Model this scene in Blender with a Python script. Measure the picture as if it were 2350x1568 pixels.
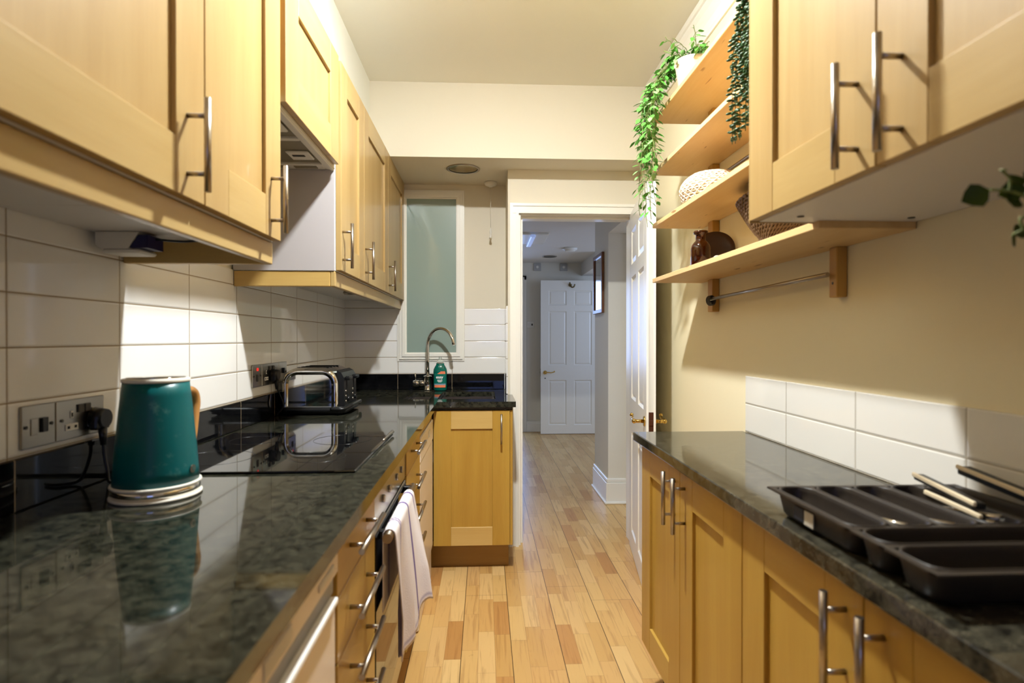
import bpy, bmesh, math, random
from mathutils import Vector, Matrix, noise
random.seed(7)
C = bpy.context.scene.collection
for o in list(bpy.data.objects): bpy.data.objects.remove(o)
S = bpy.context.scene
PI = math.pi

# ------------------------------------------------------------------ camera, world, lights
cd = bpy.data.cameras.new('camera'); cam = bpy.data.objects.new('camera', cd); C.objects.link(cam)
cd.sensor_width = 36; cd.lens = 1305.6/2350*36
cam.location = (0, 0, 1.25)
cam.rotation_euler = (math.radians(90-.307), 0, -math.radians(2.763))
cd.clip_start = .02
cd.dof.use_dof = True; cd.dof.focus_distance = 3.1; cd.dof.aperture_fstop = 3.2
S.camera = cam
w = bpy.data.worlds.new('world'); S.world = w; w.use_nodes = True
w.node_tree.nodes['Background'].inputs[0].default_value = (.35, .5, 1, 1)
w.node_tree.nodes['Background'].inputs[1].default_value = .25
S.view_settings.view_transform = 'Standard'; S.view_settings.look = 'None'
S.view_settings.gamma = 1; S.view_settings.exposure = 0.0
S.view_settings.use_curve_mapping = False

LX, LY, LZ = .05, 1.62, 2.66
def lamp(name, kind, loc, power, color, rot=(0,0,0), size=.1, size_y=None):
    d = bpy.data.lights.new(name, kind); o = bpy.data.objects.new(name, d); C.objects.link(o)
    o.location = loc; o.rotation_euler = rot; d.energy = power; d.color = color
    if kind == 'AREA':
        d.shape = 'RECTANGLE'; d.size = size; d.size_y = size_y or size
    else: d.shadow_soft_size = size
    return o
# the kitchen is lit by the glowing bulb of its ceiling lamp (built below): strength in BULB
BULB = 2600; BULB_COL = (1, 1.045, 1.05)
# daylight at the window behind the camera, and in the rooms off the hall
lamp('rear_window_daylight', 'AREA', (.15, -2.36, 1.55), 1.0, (.45, .58, 1), rot=(PI/2, 0, 0), size=1.0, size_y=1.1)
lamp('hall_end_daylight', 'AREA', (0.0, 8.9, 1.5), 27, (.42, .6, 1), rot=(-PI/2, 0, 0), size=1.1, size_y=1.4)
lamp('side_room_daylight', 'AREA', (2.75, 3.75, 1.6), 20, (.5, .66, 1), rot=(PI/2, 0, PI/2-.35), size=.9, size_y=1.3)
lamp('side_passage_daylight', 'AREA', (2.75, 6.3, 1.6), 18, (.5, .66, 1), rot=(PI/2, 0, PI/2), size=.9, size_y=1.3)

# ------------------------------------------------------------------ materials
def lin(r, g, b):
    f = lambda c: (c/255/12.92) if c/255 <= .04045 else ((c/255+.055)/1.055)**2.4
    return (f(r), f(g), f(b), 1)
def mat(name, col=(200,200,200), rough=.5, metal=0, spec=.5, coat=0, trans=0, emit=None, estr=0, bump=None, alpha=1, ior=1.45):
    m = bpy.data.materials.new(name); m.use_nodes = True; n = m.node_tree; b = n.nodes['Principled BSDF']
    b.inputs['Base Color'].default_value = lin(*col); b.inputs['Roughness'].default_value = rough
    b.inputs['Metallic'].default_value = metal; b.inputs['Specular IOR Level'].default_value = spec
    b.inputs['Coat Weight'].default_value = coat; b.inputs['Transmission Weight'].default_value = trans
    b.inputs['IOR'].default_value = ior
    b.inputs['Coat Roughness'].default_value = .05
    if emit: b.inputs['Emission Color'].default_value = lin(*emit); b.inputs['Emission Strength'].default_value = estr
    if bump:
        sc, st = bump
        g = n.nodes.new('ShaderNodeNewGeometry'); t = n.nodes.new('ShaderNodeTexNoise'); t.inputs['Scale'].default_value = sc; t.inputs['Detail'].default_value = 4
        n.links.new(g.outputs['Position'], t.inputs['Vector'])
        bp = n.nodes.new('ShaderNodeBump'); bp.inputs['Strength'].default_value = st; bp.inputs['Distance'].default_value = .01
        n.links.new(t.outputs['Fac'], bp.inputs['Height']); n.links.new(bp.outputs['Normal'], b.inputs['Normal'])
    return m
class NT:
    def __init__(s, m): s.t = m.node_tree; s.b = s.t.nodes['Principled BSDF']
    def n(s, kind, **kw):
        x = s.t.nodes.new(kind)
        for k, v in kw.items(): setattr(x, k, v)
        return x
    def l(s, a, b): s.t.links.new(a, b)
    def math(s, op, a, b=None, c=None):
        x = s.n('ShaderNodeMath', operation=op)
        for i, v in enumerate((a, b, c)):
            if v is None: continue
            if isinstance(v, (int, float)): x.inputs[i].default_value = v
            else: s.l(v, x.inputs[i])
        return x.outputs[0]
    def mix(s, f, a, b, mode='MIX'):
        x = s.n('ShaderNodeMix', data_type='RGBA', blend_type=mode)
        for i, v in ((0, f), (6, a), (7, b)):
            if isinstance(v, (int, float)): x.inputs[i].default_value = v
            elif isinstance(v, tuple): x.inputs[i].default_value = v
            else: s.l(v, x.inputs[i])
        return x.outputs[2]
    def ramp(s, f, stops):
        x = s.n('ShaderNodeValToRGB'); e = x.color_ramp.elements
        while len(e) < len(stops): e.new(.5)
        for i, (p, c) in enumerate(stops): e[i].position = p; e[i].color = c
        s.l(f, x.inputs[0]); return x.outputs[0]

def wood(name, base, dark, axis='Z', rough=.38, knots=False, coat=.15, contrast=.55):
    m = mat(name, base, rough, coat=coat); k = NT(m)
    tc = k.n('ShaderNodeTexCoord'); oi = k.n('ShaderNodeObjectInfo')
    off = k.n('ShaderNodeCombineXYZ')
    r = k.math('MULTIPLY', oi.outputs['Random'], 37.0)
    for i in range(3): k.l(r, off.inputs[i])
    add = k.n('ShaderNodeVectorMath', operation='ADD'); k.l(tc.outputs['Object'], add.inputs[0]); k.l(off.outputs[0], add.inputs[1])
    mp = k.n('ShaderNodeMapping'); k.l(add.outputs[0], mp.inputs[0])
    s = {'X': (1.0, 14, 14), 'Y': (14, 1.0, 14), 'Z': (14, 14, 1.0)}[axis]; mp.inputs['Scale'].default_value = s
    n1 = k.n('ShaderNodeTexNoise'); n1.inputs['Scale'].default_value = 1.2; n1.inputs['Detail'].default_value = 5; n1.inputs['Roughness'].default_value = .55; n1.inputs['Distortion'].default_value = .5
    k.l(mp.outputs[0], n1.inputs[0])
    n2 = k.n('ShaderNodeTexNoise'); n2.inputs['Scale'].default_value = 14; n2.inputs['Detail'].default_value = 2; k.l(mp.outputs[0], n2.inputs[0])
    # wide glued-up staves
    mp2 = k.n('ShaderNodeMapping'); k.l(add.outputs[0], mp2.inputs[0])
    s2 = {'X': (.3, 9, 9), 'Y': (9, .3, 9), 'Z': (9, 9, .3)}[axis]; mp2.inputs['Scale'].default_value = s2
    n3 = k.n('ShaderNodeTexNoise'); n3.inputs['Scale'].default_value = .8; n3.inputs['Detail'].default_value = 0; k.l(mp2.outputs[0], n3.inputs[0])
    f = k.math('ADD', k.math('MULTIPLY', n1.outputs['Fac'], .6), k.math('MULTIPLY', n2.outputs['Fac'], .15))
    f = k.math('ADD', f, k.math('MULTIPLY', n3.outputs['Fac'], .3))
    f = k.math('MULTIPLY', k.math('SUBTRACT', f, .38), 3.0*contrast+.4)
    col = k.mix(f, lin(*base), lin(*dark))
    if knots:
        mk = k.n('ShaderNodeMapping'); k.l(add.outputs[0], mk.inputs[0]); mk.inputs['Scale'].default_value = {'X': (9, 60, 60), 'Y': (60, 9, 60), 'Z': (60, 60, 9)}[axis]
        nk = k.n('ShaderNodeTexNoise'); nk.inputs['Scale'].default_value = 1; nk.inputs['Detail'].default_value = 1; k.l(mk.outputs[0], nk.inputs[0])
        kk = k.ramp(nk.outputs['Fac'], [(.74, (0,0,0,1)), (.79, (1,1,1,1))])
        col = k.mix(k.math('MULTIPLY', kk, .75), col, lin(120, 66, 30))
    k.l(col, k.b.inputs['Base Color'])
    return m

def tile(name, ax, u0, pu, v0, pv, col=(241,238,233), grout=(150,130,100), rough=.06, g=.0022):
    m = mat(name, col, rough, spec=.5); k = NT(m)
    ge = k.n('ShaderNodeNewGeometry'); sp = k.n('ShaderNodeSeparateXYZ'); k.l(ge.outputs['Position'], sp.inputs[0])
    u = sp.outputs[ax]; v = sp.outputs[2]
    def edge(c, c0, p):
        a = k.math('DIVIDE', k.math('SUBTRACT', c, c0), p)
        fr = k.math('FRACT', a)
        d = k.math('MULTIPLY', k.math('MINIMUM', fr, k.math('SUBTRACT', 1.0, fr)), p)
        return d, k.math('FLOOR', a)
    du, iu = edge(u, u0, pu); dv, iv = edge(v, v0, pv)
    d = k.math('MINIMUM', du, dv)
    mr = k.n('ShaderNodeMapRange'); k.l(d, mr.inputs[0]); mr.inputs[1].default_value = g*.5; mr.inputs[2].default_value = g*.9
    fac = mr.outputs[0]
    k.l(k.mix(fac, lin(*grout), lin(*col)), k.b.inputs['Base Color'])
    k.l(k.math('SUBTRACT', .7, k.math('MULTIPLY', fac, .7-rough)), k.b.inputs['Roughness'])
    mr2 = k.n('ShaderNodeMapRange'); k.l(d, mr2.inputs[0]); mr2.inputs[1].default_value = g*.5; mr2.inputs[2].default_value = g*2.4; mr2.interpolation_type = 'SMOOTHSTEP'
    no = k.n('ShaderNodeTexNoise'); k.l(ge.outputs['Position'], no.inputs['Vector']); no.inputs['Scale'].default_value = 9; no.inputs['Detail'].default_value = 1
    h = k.math('ADD', mr2.outputs[0], k.math('MULTIPLY', no.outputs['Fac'], .25))
    bp = k.n('ShaderNodeBump'); bp.inputs['Strength'].default_value = .5; bp.inputs['Distance'].default_value = .0022
    k.l(h, bp.inputs['Height']); k.l(bp.outputs['Normal'], k.b.inputs['Normal'])
    return m

def granite(name, a=(20,22,20), b=(74,78,68), c=(120,118,100), rough=.07):
    m = mat(name, a, rough, spec=.55); k = NT(m)
    ge = k.n('ShaderNodeNewGeometry')
    n1 = k.n('ShaderNodeTexNoise'); n1.inputs['Scale'].default_value = 46; n1.inputs['Detail'].default_value = 6; n1.inputs['Roughness'].default_value = .65; n1.inputs['Distortion'].default_value = .6
    n2 = k.n('ShaderNodeTexVoronoi'); n2.inputs['Scale'].default_value = 190
    n3 = k.n('ShaderNodeTexNoise'); n3.inputs['Scale'].default_value = 7; n3.inputs['Detail'].default_value = 2
    for x in (n1, n2, n3): k.l(ge.outputs['Position'], x.inputs['Vector'])
    f = k.ramp(n1.outputs['Fac'], [(.36, (0,0,0,1)), (.66, (1,1,1,1))])
    f2 = k.ramp(n2.outputs['Distance'], [(.12, (1,1,1,1)), (.34, (0,0,0,1))])
    col = k.mix(f, lin(*a), lin(*b)); col = k.mix(k.math('MULTIPLY', k.math('MULTIPLY', f2, f), .5), col, lin(*c))
    col = k.mix(k.math('MULTIPLY', n3.outputs['Fac'], .5), col, lin(*a))
    k.l(col, k.b.inputs['Base Color'])
    return m

def floor_mat():
    m = mat('strip parquet', (200,150,90), .34, spec=.4, coat=.1); k = NT(m)
    ge = k.n('ShaderNodeNewGeometry'); sp = k.n('ShaderNodeSeparateXYZ'); k.l(ge.outputs['Position'], sp.inputs[0])
    x, y = sp.outputs[0], sp.outputs[1]; P = .0667; L = .30
    a = k.math('DIVIDE', k.math('SUBTRACT', x, .108), P); row = k.math('FLOOR', a); fx = k.math('FRACT', a)
    wn = k.n('ShaderNodeTexWhiteNoise', noise_dimensions='1D'); k.l(row, wn.inputs['W'])
    b = k.math('DIVIDE', k.math('ADD', y, k.math('MULTIPLY', wn.outputs['Value'], 3.7)), L); colm = k.math('FLOOR', b); fy = k.math('FRACT', b)
    w2 = k.n('ShaderNodeTexWhiteNoise', noise_dimensions='2D'); cv = k.n('ShaderNodeCombineXYZ'); k.l(row, cv.inputs[0]); k.l(colm, cv.inputs[1]); k.l(cv.outputs[0], w2.inputs['Vector'])
    tone = k.ramp(w2.outputs['Value'], [(0, lin(206,160,100)), (.3, lin(228,190,134)), (.55, lin(214,168,110)), (.8, lin(234,198,146)), (.93, lin(206,156,100)), (1, lin(190,138,86))])
    # grain
    mp = k.n('ShaderNodeCombineXYZ'); k.l(k.math('MULTIPLY', x, 52), mp.inputs[0]); k.l(k.math('MULTIPLY', y, 3.0), mp.inputs[1]); k.l(k.math('MULTIPLY', w2.outputs['Value'], 50), mp.inputs[2])
    g = k.n('ShaderNodeTexNoise'); g.inputs['Scale'].default_value = 1.1; g.inputs['Detail'].default_value = 6; g.inputs['Distortion'].default_value = .7; k.l(mp.outputs[0], g.inputs['Vector'])
    gr = k.ramp(g.outputs['Fac'], [(.33, (1,1,1,1)), (.46, (0,0,0,1)), (.6, (0,0,0,1)), (.74, (.8,.8,.8,1))])
    col = k.mix(k.math('MULTIPLY', gr, .34), tone, lin(142,88,46))
    # seams between strips and wider ones between boards
    ex = k.math('MULTIPLY', k.math('MINIMUM', fx, k.math('SUBTRACT', 1.0, fx)), P)
    ey = k.math('MULTIPLY', k.math('MINIMUM', fy, k.math('SUBTRACT', 1.0, fy)), L)
    s1 = k.math('LESS_THAN', k.math('MINIMUM', ex, ey), .0007)
    col = k.mix(k.math('MULTIPLY', s1, .45), col, lin(110,70,40))
    a3 = k.math('DIVIDE', k.math('SUBTRACT', x, .108), P*3); f3 = k.math('FRACT', a3)
    bx = k.math('MULTIPLY', k.math('MINIMUM', f3, k.math('SUBTRACT', 1.0, f3)), P*3)
    w3 = k.n('ShaderNodeTexWhiteNoise', noise_dimensions='1D'); k.l(k.math('FLOOR', a3), w3.inputs['W'])
    b3 = k.math('FRACT', k.math('DIVIDE', k.math('ADD', y, k.math('MULTIPLY', w3.outputs['Value'], 5.1)), 1.2)); by = k.math('MULTIPLY', b3, 1.2)
    s2 = k.math('LESS_THAN', k.math('MINIMUM', bx, by), .0016)
    col = k.mix(k.math('MULTIPLY', s2, .8), col, lin(60,36,20))
    # worn scuffs
    sc = k.n('ShaderNodeTexNoise'); sc.inputs['Scale'].default_value = 14; sc.inputs['Detail'].default_value = 8; sc.inputs['Roughness'].default_value = .75; k.l(ge.outputs['Position'], sc.inputs['Vector'])
    sr = k.ramp(sc.outputs['Fac'], [(.64, (0,0,0,1)), (.72, (1,1,1,1))])
    col = k.mix(k.math('MULTIPLY', sr, .4), col, lin(120,80,48))
    col = k.mix(1.0, col, (.86, .84, .70, 1), 'MULTIPLY')
    k.l(col, k.b.inputs['Base Color'])
    return m

M = {}
M['wall'] = mat('cream painted plaster', (224,215,195), .75, bump=(60,.04))
M['wall_r_lift'] = mat('cream painted plaster right light lift', (234,222,188), .75, bump=(60,.04))  # same cream paint, lightened: extra light for the shaded wall put into its colour
M['ceil'] = mat('off white ceiling paint', (243,239,226), .8, bump=(40,.04))
M['hall'] = mat('pale hall paint', (226,220,206), .75, bump=(60,.04))
M['hceil'] = mat('hall ceiling paint', (222,218,212), .8)
M['white'] = mat('white gloss paint', (240,236,226), .28, bump=(25,.04))
M['floor'] = floor_mat()
M['wz'] = wood('maple upright grain', (178,149,97), (158,124,70), 'Z')
M['wy'] = wood('maple grain along run', (184,156,102), (166,134,76), 'Y')
M['wx'] = wood('maple grain across', (196,170,116), (178,146,86), 'X')
M['hz'] = wood('honey maple upright grain', (186,148,64), (162,118,42), 'Z')
M['hy'] = wood('honey maple grain along run', (188,151,70), (168,126,50), 'Y')
M['hx'] = wood('honey maple grain across', (202,170,104), (186,148,80), 'X')
M['wedge'] = wood('maple edge banding', (176,136,64), (150,108,44), 'Y')
M['shelfw'] = wood('knotty pine shelf', (220,188,134), (200,158,100), 'Y', .5, knots=True, coat=0)
M['batten'] = wood('pine batten', (196,154,80), (170,122,54), 'Z', .5, knots=False, coat=0)
M['plinth'] = wood('plinth wood', (160,124,58), (136,98,40), 'X', .4)
M['tile_l'] = tile('white wall tiles left', 1, 1.132, .3375, .9115, .1069)
M['tile_b'] = tile('white wall tiles back', 0, -.92, .353, 1.0185, .1075)
M['tile_r'] = tile('white wall tiles right', 1, 1.393, .3315, .9165, .1005, col=(228,224,216), grout=(176,166,148))
M['granite'] = granite('dark green granite', (17,18,14), (66,65,52), (110,106,88), .05)
def with_joints(m, ax, u0, pu, g=.0022):
    k = NT(m); b = k.b; src = b.inputs['Base Color'].links[0].from_socket
    ge = k.n('ShaderNodeNewGeometry'); sp = k.n('ShaderNodeSeparateXYZ'); k.l(ge.outputs['Position'], sp.inputs[0])
    fr = k.math('FRACT', k.math('DIVIDE', k.math('SUBTRACT', sp.outputs[ax], u0), pu))
    d = k.math('MULTIPLY', k.math('MINIMUM', fr, k.math('SUBTRACT', 1.0, fr)), pu)
    k.l(k.mix(k.math('LESS_THAN', d, g*.5), src, lin(170,150,120)), b.inputs['Base Color']); return m
M['graniteB'] = with_joints(granite('polished granite upstand', (9,9,10), (22,22,24), (40,40,42), .04), 1, 1.132, .3375)
M['graniteC'] = with_joints(granite('polished granite sink upstand', (9,9,10), (22,22,24), (40,40,42), .04), 0, -.92, .353)
M['steel'] = mat('brushed steel', (170,160,148), .28, 1)
M['chrome'] = mat('polished chrome', (222,220,216), .05, 1)
M['plate'] = mat('brushed steel face plate', (170,165,155), .25, 1)
M['brass'] = mat('polished brass', (206,172,96), .14, 1)
M['abrass'] = mat('aged brass', (120,104,66), .35, 1)
M['carcass'] = mat('white melamine', (226,222,218), .4)
M['appl'] = mat('white enamel', (236,222,206), .25)
M['black'] = mat('black plastic', (14,14,15), .35)
M['glassblack'] = mat('black ceramic glass', (6,6,7), .03, spec=.6)
M['dark'] = mat('dark void', (10,9,8), .9)
M['teal'] = mat('teal satin coating', (0,88,90), .33, spec=.4)
M['chalk'] = mat('pale rubber ring', (228,222,208), .4)
M['handlewood'] = wood('beech handle', (206,150,84), (178,120,58), 'Z', .5)
M['plasticw'] = mat('white plastic', (228,224,214), .35)
M['navy'] = mat('dark blue plastic', (16,14,74), .3)
M['frost'] = mat('green grey obscured glass', (142,160,150), .3, spec=.5, coat=1)
M['frost'].node_tree.nodes['Principled BSDF'].inputs['Coat Roughness'].default_value = .015
M['tray'] = mat('dark brown plastic', (42,35,29), .42, bump=(300,.05))
M['sticker'] = mat('pale sticker', (196,188,172), .5)
M['stickerd'] = mat('dark blue sticker', (30,36,50), .5)
M['amber'] = mat('amber brown glass', (108,48,10), .03, trans=.9, ior=1.5)
M['amberd'] = mat('dark brown glaze', (52,32,20), .3)
M['cream'] = mat('cream ceramic', (226,204,180), .4)
M['bone'] = mat('pale cutlery handle', (222,204,172), .3)
M['clear'] = mat('clear plastic', (235,240,232), .05, trans=.9, ior=1.3)
M['bottle'] = mat('teal green bottle', (0,98,84), .08, coat=.6)
M['lblteal'] = mat('label teal', (0,110,96), .4)
M['orange'] = mat('label orange', (236,132,92), .4)
M['lblblue'] = mat('label blue', (120,160,180), .4)
M['txt'] = mat('label white print', (240,240,236), .5)
M['leaf'] = mat('fresh green leaf', (86,150,60), .42, spec=.4)
M['leaf2'] = mat('pale green leaf', (128,176,104), .45)
M['leafd'] = mat('deep green succulent leaf', (44,72,34), .45)
M['leafn'] = mat('dark green leaf', (58,74,18), .5, spec=.2)
M['stem'] = mat('leaf stem', (108,120,60), .6)
M['wicker'] = mat('pale woven rattan', (238,216,188), .6)
M['wickerd'] = mat('dark brown rope', (92,68,44), .6)
M['wickerg'] = mat('gap shade of weave', (190,150,110), .8)
M['mesh'] = mat('grey filter mesh', (128,118,96), .5, .3)
M['hoodw'] = mat('pale grey hood plastic', (206,200,188), .4)
M['red'] = mat('red neon', (220,40,30), .3, emit=(255,50,40), estr=.8)
M['bulb'] = mat('lit bulb', (255,240,215), .3, emit=(255,236,205), estr=BULB)
M['bulb'].node_tree.nodes['Principled BSDF'].inputs['Emission Color'].default_value = (*BULB_COL, 1)
M['strip'] = mat('lit bluish panel', (200,215,255), .4, emit=(170,195,255), estr=.35)
M['sky'] = mat('daylight through blind', (200,215,255), .5, emit=(150,180,255), estr=3.2)
M['frame'] = wood('picture frame wood', (128,84,54), (88,54,34), 'Z', .4)
M['picglass'] = mat('picture glass', (90,90,92), .03, spec=1.0, coat=1)
M['foil'] = mat('dark brass recess', (150,132,84), .2, .9)
M['rubber'] = mat('grey rubber', (70,66,60), .6)

def towel_mat():
    m = mat('white tea towel', (226,214,208), .95, spec=.1); k = NT(m)
    at = k.n('ShaderNodeAttribute'); at.attribute_name = 'stripe'
    col = k.mix(at.outputs['Fac'], lin(228,218,216), lin(104,84,140))
    ge = k.n('ShaderNodeNewGeometry'); no = k.n('ShaderNodeTexNoise'); no.inputs['Scale'].default_value = 260; k.l(ge.outputs['Position'], no.inputs['Vector'])
    bp = k.n('ShaderNodeBump'); bp.inputs['Strength'].default_value = .35; bp.inputs['Distance'].default_value = .002; k.l(no.outputs['Fac'], bp.inputs['Height']); k.l(bp.outputs['Normal'], k.b.inputs['Normal'])
    k.l(col, k.b.inputs['Base Color']); return m
M['towel'] = towel_mat()

# ------------------------------------------------------------------ mesh helpers
def BM(): return bmesh.new()
def box(bm, x0, x1, y0, y1, z0, z1, bev=0, mi=0, seg=1):
    t = bmesh.new(); bmesh.ops.create_cube(t, size=1)
    for v in t.verts:
        v.co = Vector((x0 if v.co.x < 0 else x1, y0 if v.co.y < 0 else y1, z0 if v.co.z < 0 else z1))
    if bev > 0: bmesh.ops.bevel(t, geom=list(t.edges), offset=bev, segments=seg, affect='EDGES', profile=.5)
    for f in t.faces: f.material_index = mi
    merge(bm, t)
def merge(bm, t, mtx=None):
    if mtx is not None: bmesh.ops.transform(t, matrix=mtx, verts=t.verts)
    me = bpy.data.meshes.new('tmp'); t.to_mesh(me); t.free(); bm.from_mesh(me); bpy.data.meshes.remove(me)
def cyl(bm, p0, p1, r, r2=None, seg=20, mi=0, cap=True):
    p0, p1 = Vector(p0), Vector(p1); d = p1-p0
    t = bmesh.new(); bmesh.ops.create_cone(t, cap_ends=cap, segments=seg, radius1=r, radius2=r if r2 is None else r2, depth=d.length)
    for f in t.faces: f.material_index = mi; f.smooth = len(f.verts) == 4
    merge(bm, t, Matrix.Translation((p0+p1)/2) @ d.to_track_quat('Z', 'Y').to_matrix().to_4x4())
def ball(bm, c, r, sc=(1,1,1), seg=16, mi=0):
    t = bmesh.new(); bmesh.ops.create_uvsphere(t, u_segments=seg, v_segments=max(6, seg//2), radius=r)
    for f in t.faces: f.material_index = mi; f.smooth = True
    merge(bm, t, Matrix.Translation(c) @ Matrix.Diagonal((*sc, 1)))
def lathe(bm, c, prof, seg=32, mi=0, sx=1, sy=1, smooth=True):
    rings = []
    for r, z in prof:
        if r < 1e-6: rings.append([bm.verts.new((c[0], c[1], c[2]+z))])
        else: rings.append([bm.verts.new((c[0]+r*sx*math.cos(2*PI*i/seg), c[1]+r*sy*math.sin(2*PI*i/seg), c[2]+z)) for i in range(seg)])
    for a, b in zip(rings, rings[1:]):
        if len(a) == 1 and len(b) == 1: continue
        for i in range(seg):
            j = (i+1) % seg
            if len(a) == 1: f = bm.faces.new((a[0], b[j], b[i]))
            elif len(b) == 1: f = bm.faces.new((a[i], a[j], b[0]))
            else: f = bm.faces.new((a[i], a[j], b[j], b[i]))
            f.smooth = smooth; f.material_index = mi
def tube(bm, pts, r, seg=10, mi=0, closed=False, radii=None):
    pts = [Vector(p) for p in pts]; n = len(pts); rings = []
    up = None
    for i, p in enumerate(pts):
        a = pts[(i-1) % n] if (i > 0 or closed) else p; b = pts[(i+1) % n] if (i < n-1 or closed) else p
        d = (b-a).normalized()
        if up is None:
            up = d.orthogonal().normalized()
        up = (up - d*up.dot(d))
        up = up.normalized() if up.length > 1e-6 else d.orthogonal().normalized()
        s = d.cross(up); rr = radii[i] if radii else r
        rings.append([bm.verts.new(p + (up*math.cos(2*PI*k/seg) + s*math.sin(2*PI*k/seg))*rr) for k in range(seg)])
    m = n if closed else n-1
    for i in range(m):
        a, b = rings[i], rings[(i+1) % n]
        for k in range(seg):
            f = bm.faces.new((a[k], a[(k+1) % seg], b[(k+1) % seg], b[k])); f.smooth = True; f.material_index = mi
    if not closed:
        f = bm.faces.new(rings[0][::-1]); f.material_index = mi; f = bm.faces.new(rings[-1]); f.material_index = mi
def spline(P, n=8):
    P = [Vector(p) for p in P]; Q = [P[0]*2-P[1]]+P+[P[-1]*2-P[-2]]; out = []
    for i in range(1, len(Q)-2):
        for k in range(n):
            t = k/n; a, b, c, d = Q[i-1:i+3]
            out.append(.5*((2*b)+(c-a)*t+(2*a-5*b+4*c-d)*t*t+(3*b-a-3*c+d)*t**3))
    out.append(P[-1]); return out
def prism(bm, poly, ax, a, b, mi=0, smooth=False):
    """extrude a closed 2-D polygon along axis ax from a to b. poly coords = the other two axes in order"""
    def v(u, w, t): return {0: (t, u, w), 1: (u, t, w), 2: (u, w, t)}[ax]
    A = [bm.verts.new(v(u, w, a)) for u, w in poly]; B = [bm.verts.new(v(u, w, b)) for u, w in poly]; n = len(poly)
    fs = [bm.faces.new(A), bm.faces.new(B[::-1])]
    for i in range(n):
        f = bm.faces.new((A[i], B[i], B[(i+1) % n], A[(i+1) % n])); f.smooth = smooth; fs.append(f)
    for f in fs: f.material_index = mi
    bmesh.ops.recalc_face_normals(bm, faces=fs)

def thing(name, label, cat, loc=(0,0,0), group=None):
    o = bpy.data.objects.new(name, None); o.empty_display_size = .05; C.objects.link(o); o.location = loc
    o['label'] = label; o['category'] = cat
    if group: o['group'] = group
    return o
def wloc(o):
    v = Vector(o.location)
    while o.parent: o = o.parent; v += Vector(o.location)
    return v
def obj(name, bm, mats, parent=None, label=None, angle=None):
    if not isinstance(mats, (list, tuple)): mats = [mats]
    me = bpy.data.meshes.new(name)
    org = Vector((0,0,0))
    if parent is not None: org = wloc(parent)
    else:
        pass
    bmesh.ops.recalc_face_normals(bm, faces=bm.faces)
    if parent is None:
        vs = [v.co for v in bm.verts]
        org = Vector(((min(v.x for v in vs)+max(v.x for v in vs))/2, (min(v.y for v in vs)+max(v.y for v in vs))/2, min(v.z for v in vs)))
    bmesh.ops.translate(bm, vec=-org, verts=bm.verts)
    bm.to_mesh(me); bm.free()
    for m in mats: me.materials.append(m)
    o = bpy.data.objects.new(name, me); C.objects.link(o)
    if parent is not None: o.parent = parent
    else: o.location = org
    if label: o['label'] = label
    return o
def single(name, bm, mats, label, cat, group=None):
    o = obj(name, bm, mats); o['label'] = label; o['category'] = cat
    if group: o['group'] = group
    return o
def struct(name, bm, mats):
    o = obj(name, bm, mats); o['kind'] = 'structure'; return o
def sbox(name, m, *a, bev=0):
    b = BM(); box(b, *a, bev=bev); return struct(name, b, m)
def text_bm(bm, s, size, mtx, mi=0, ext=.0004, bold=0):
    cu = bpy.data.curves.new('t', 'FONT'); cu.body = s; cu.size = size; cu.extrude = ext; cu.align_x = 'CENTER'; cu.align_y = 'CENTER'; cu.offset = bold; cu.resolution_u = 4
    o = bpy.data.objects.new('t', cu); C.objects.link(o)
    dg = bpy.context.evaluated_depsgraph_get(); me = bpy.data.meshes.new_from_object(o.evaluated_get(dg))
    t = bmesh.new(); t.from_mesh(me); bpy.data.objects.remove(o); bpy.data.curves.remove(cu); bpy.data.meshes.remove(me)
    for f in t.faces: f.material_index = mi
    merge(bm, t, mtx)

# ------------------------------------------------------------------ room shell
XL, XR = -.92, .944
YB, YD, YH = 3.775, 3.42, 3.54          # sink wall, door wall front, door wall back
ZC, ZS = 2.68, 2.264
sbox('floor', M['floor'], -1.6, 3.4, -2.6, 9.4, -.08, 0)
sbox('ceiling', M['ceil'], -1.1, 1.1, -2.6, 3.20, ZC, ZC+.08)
b = BM(); box(b, XL-.12, XL, -2.6, YB, 0, ZC); struct('wall_left', b, M['wall'])
b = BM(); box(b, XL, -.637, -2.6, 3.2, 2.275, ZC); struct('wall_left_boxing', b, mat('white painted boxing', (236,236,226), .75)).name = 'trim_1'
b = BM(); box(b, XR, XR+.12, -2.6, YD, 0, ZC); struct('wall_right', b, M['wall_r_lift'])
# wall behind the camera with its window opening
b = BM()
box(b, XL, -.35, -2.6, -2.5, 0, ZC); box(b, .65, XR, -2.6, -2.5, 0, ZC); box(b, -.35, .65, -2.6, -2.5, 0, 1.0); box(b, -.35, .65, -2.6, -2.5, 2.1, ZC)
struct('wall_rear', b, M['wall'])
b = BM()
for a in ((-.35,-.29,1.0,2.1), (.59,.65,1.0,2.1), (-.29,.59,1.0,1.06), (-.29,.59,2.04,2.1), (.13,.17,1.06,2.04), (-.29,.13,1.53,1.57), (.17,.59,1.53,1.57)): box(b, a[0], a[1], -2.56, -2.50, a[2], a[3], .004)
w1 = struct('window_2', b, M['white'])
b = BM(); box(b, -.29, .59, -2.585, -2.575, 1.06, 2.04); obj('window_pane', b, mat('dusk through blind', (200,215,255), .5, emit=(120,150,255), estr=1.2), w1)
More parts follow.
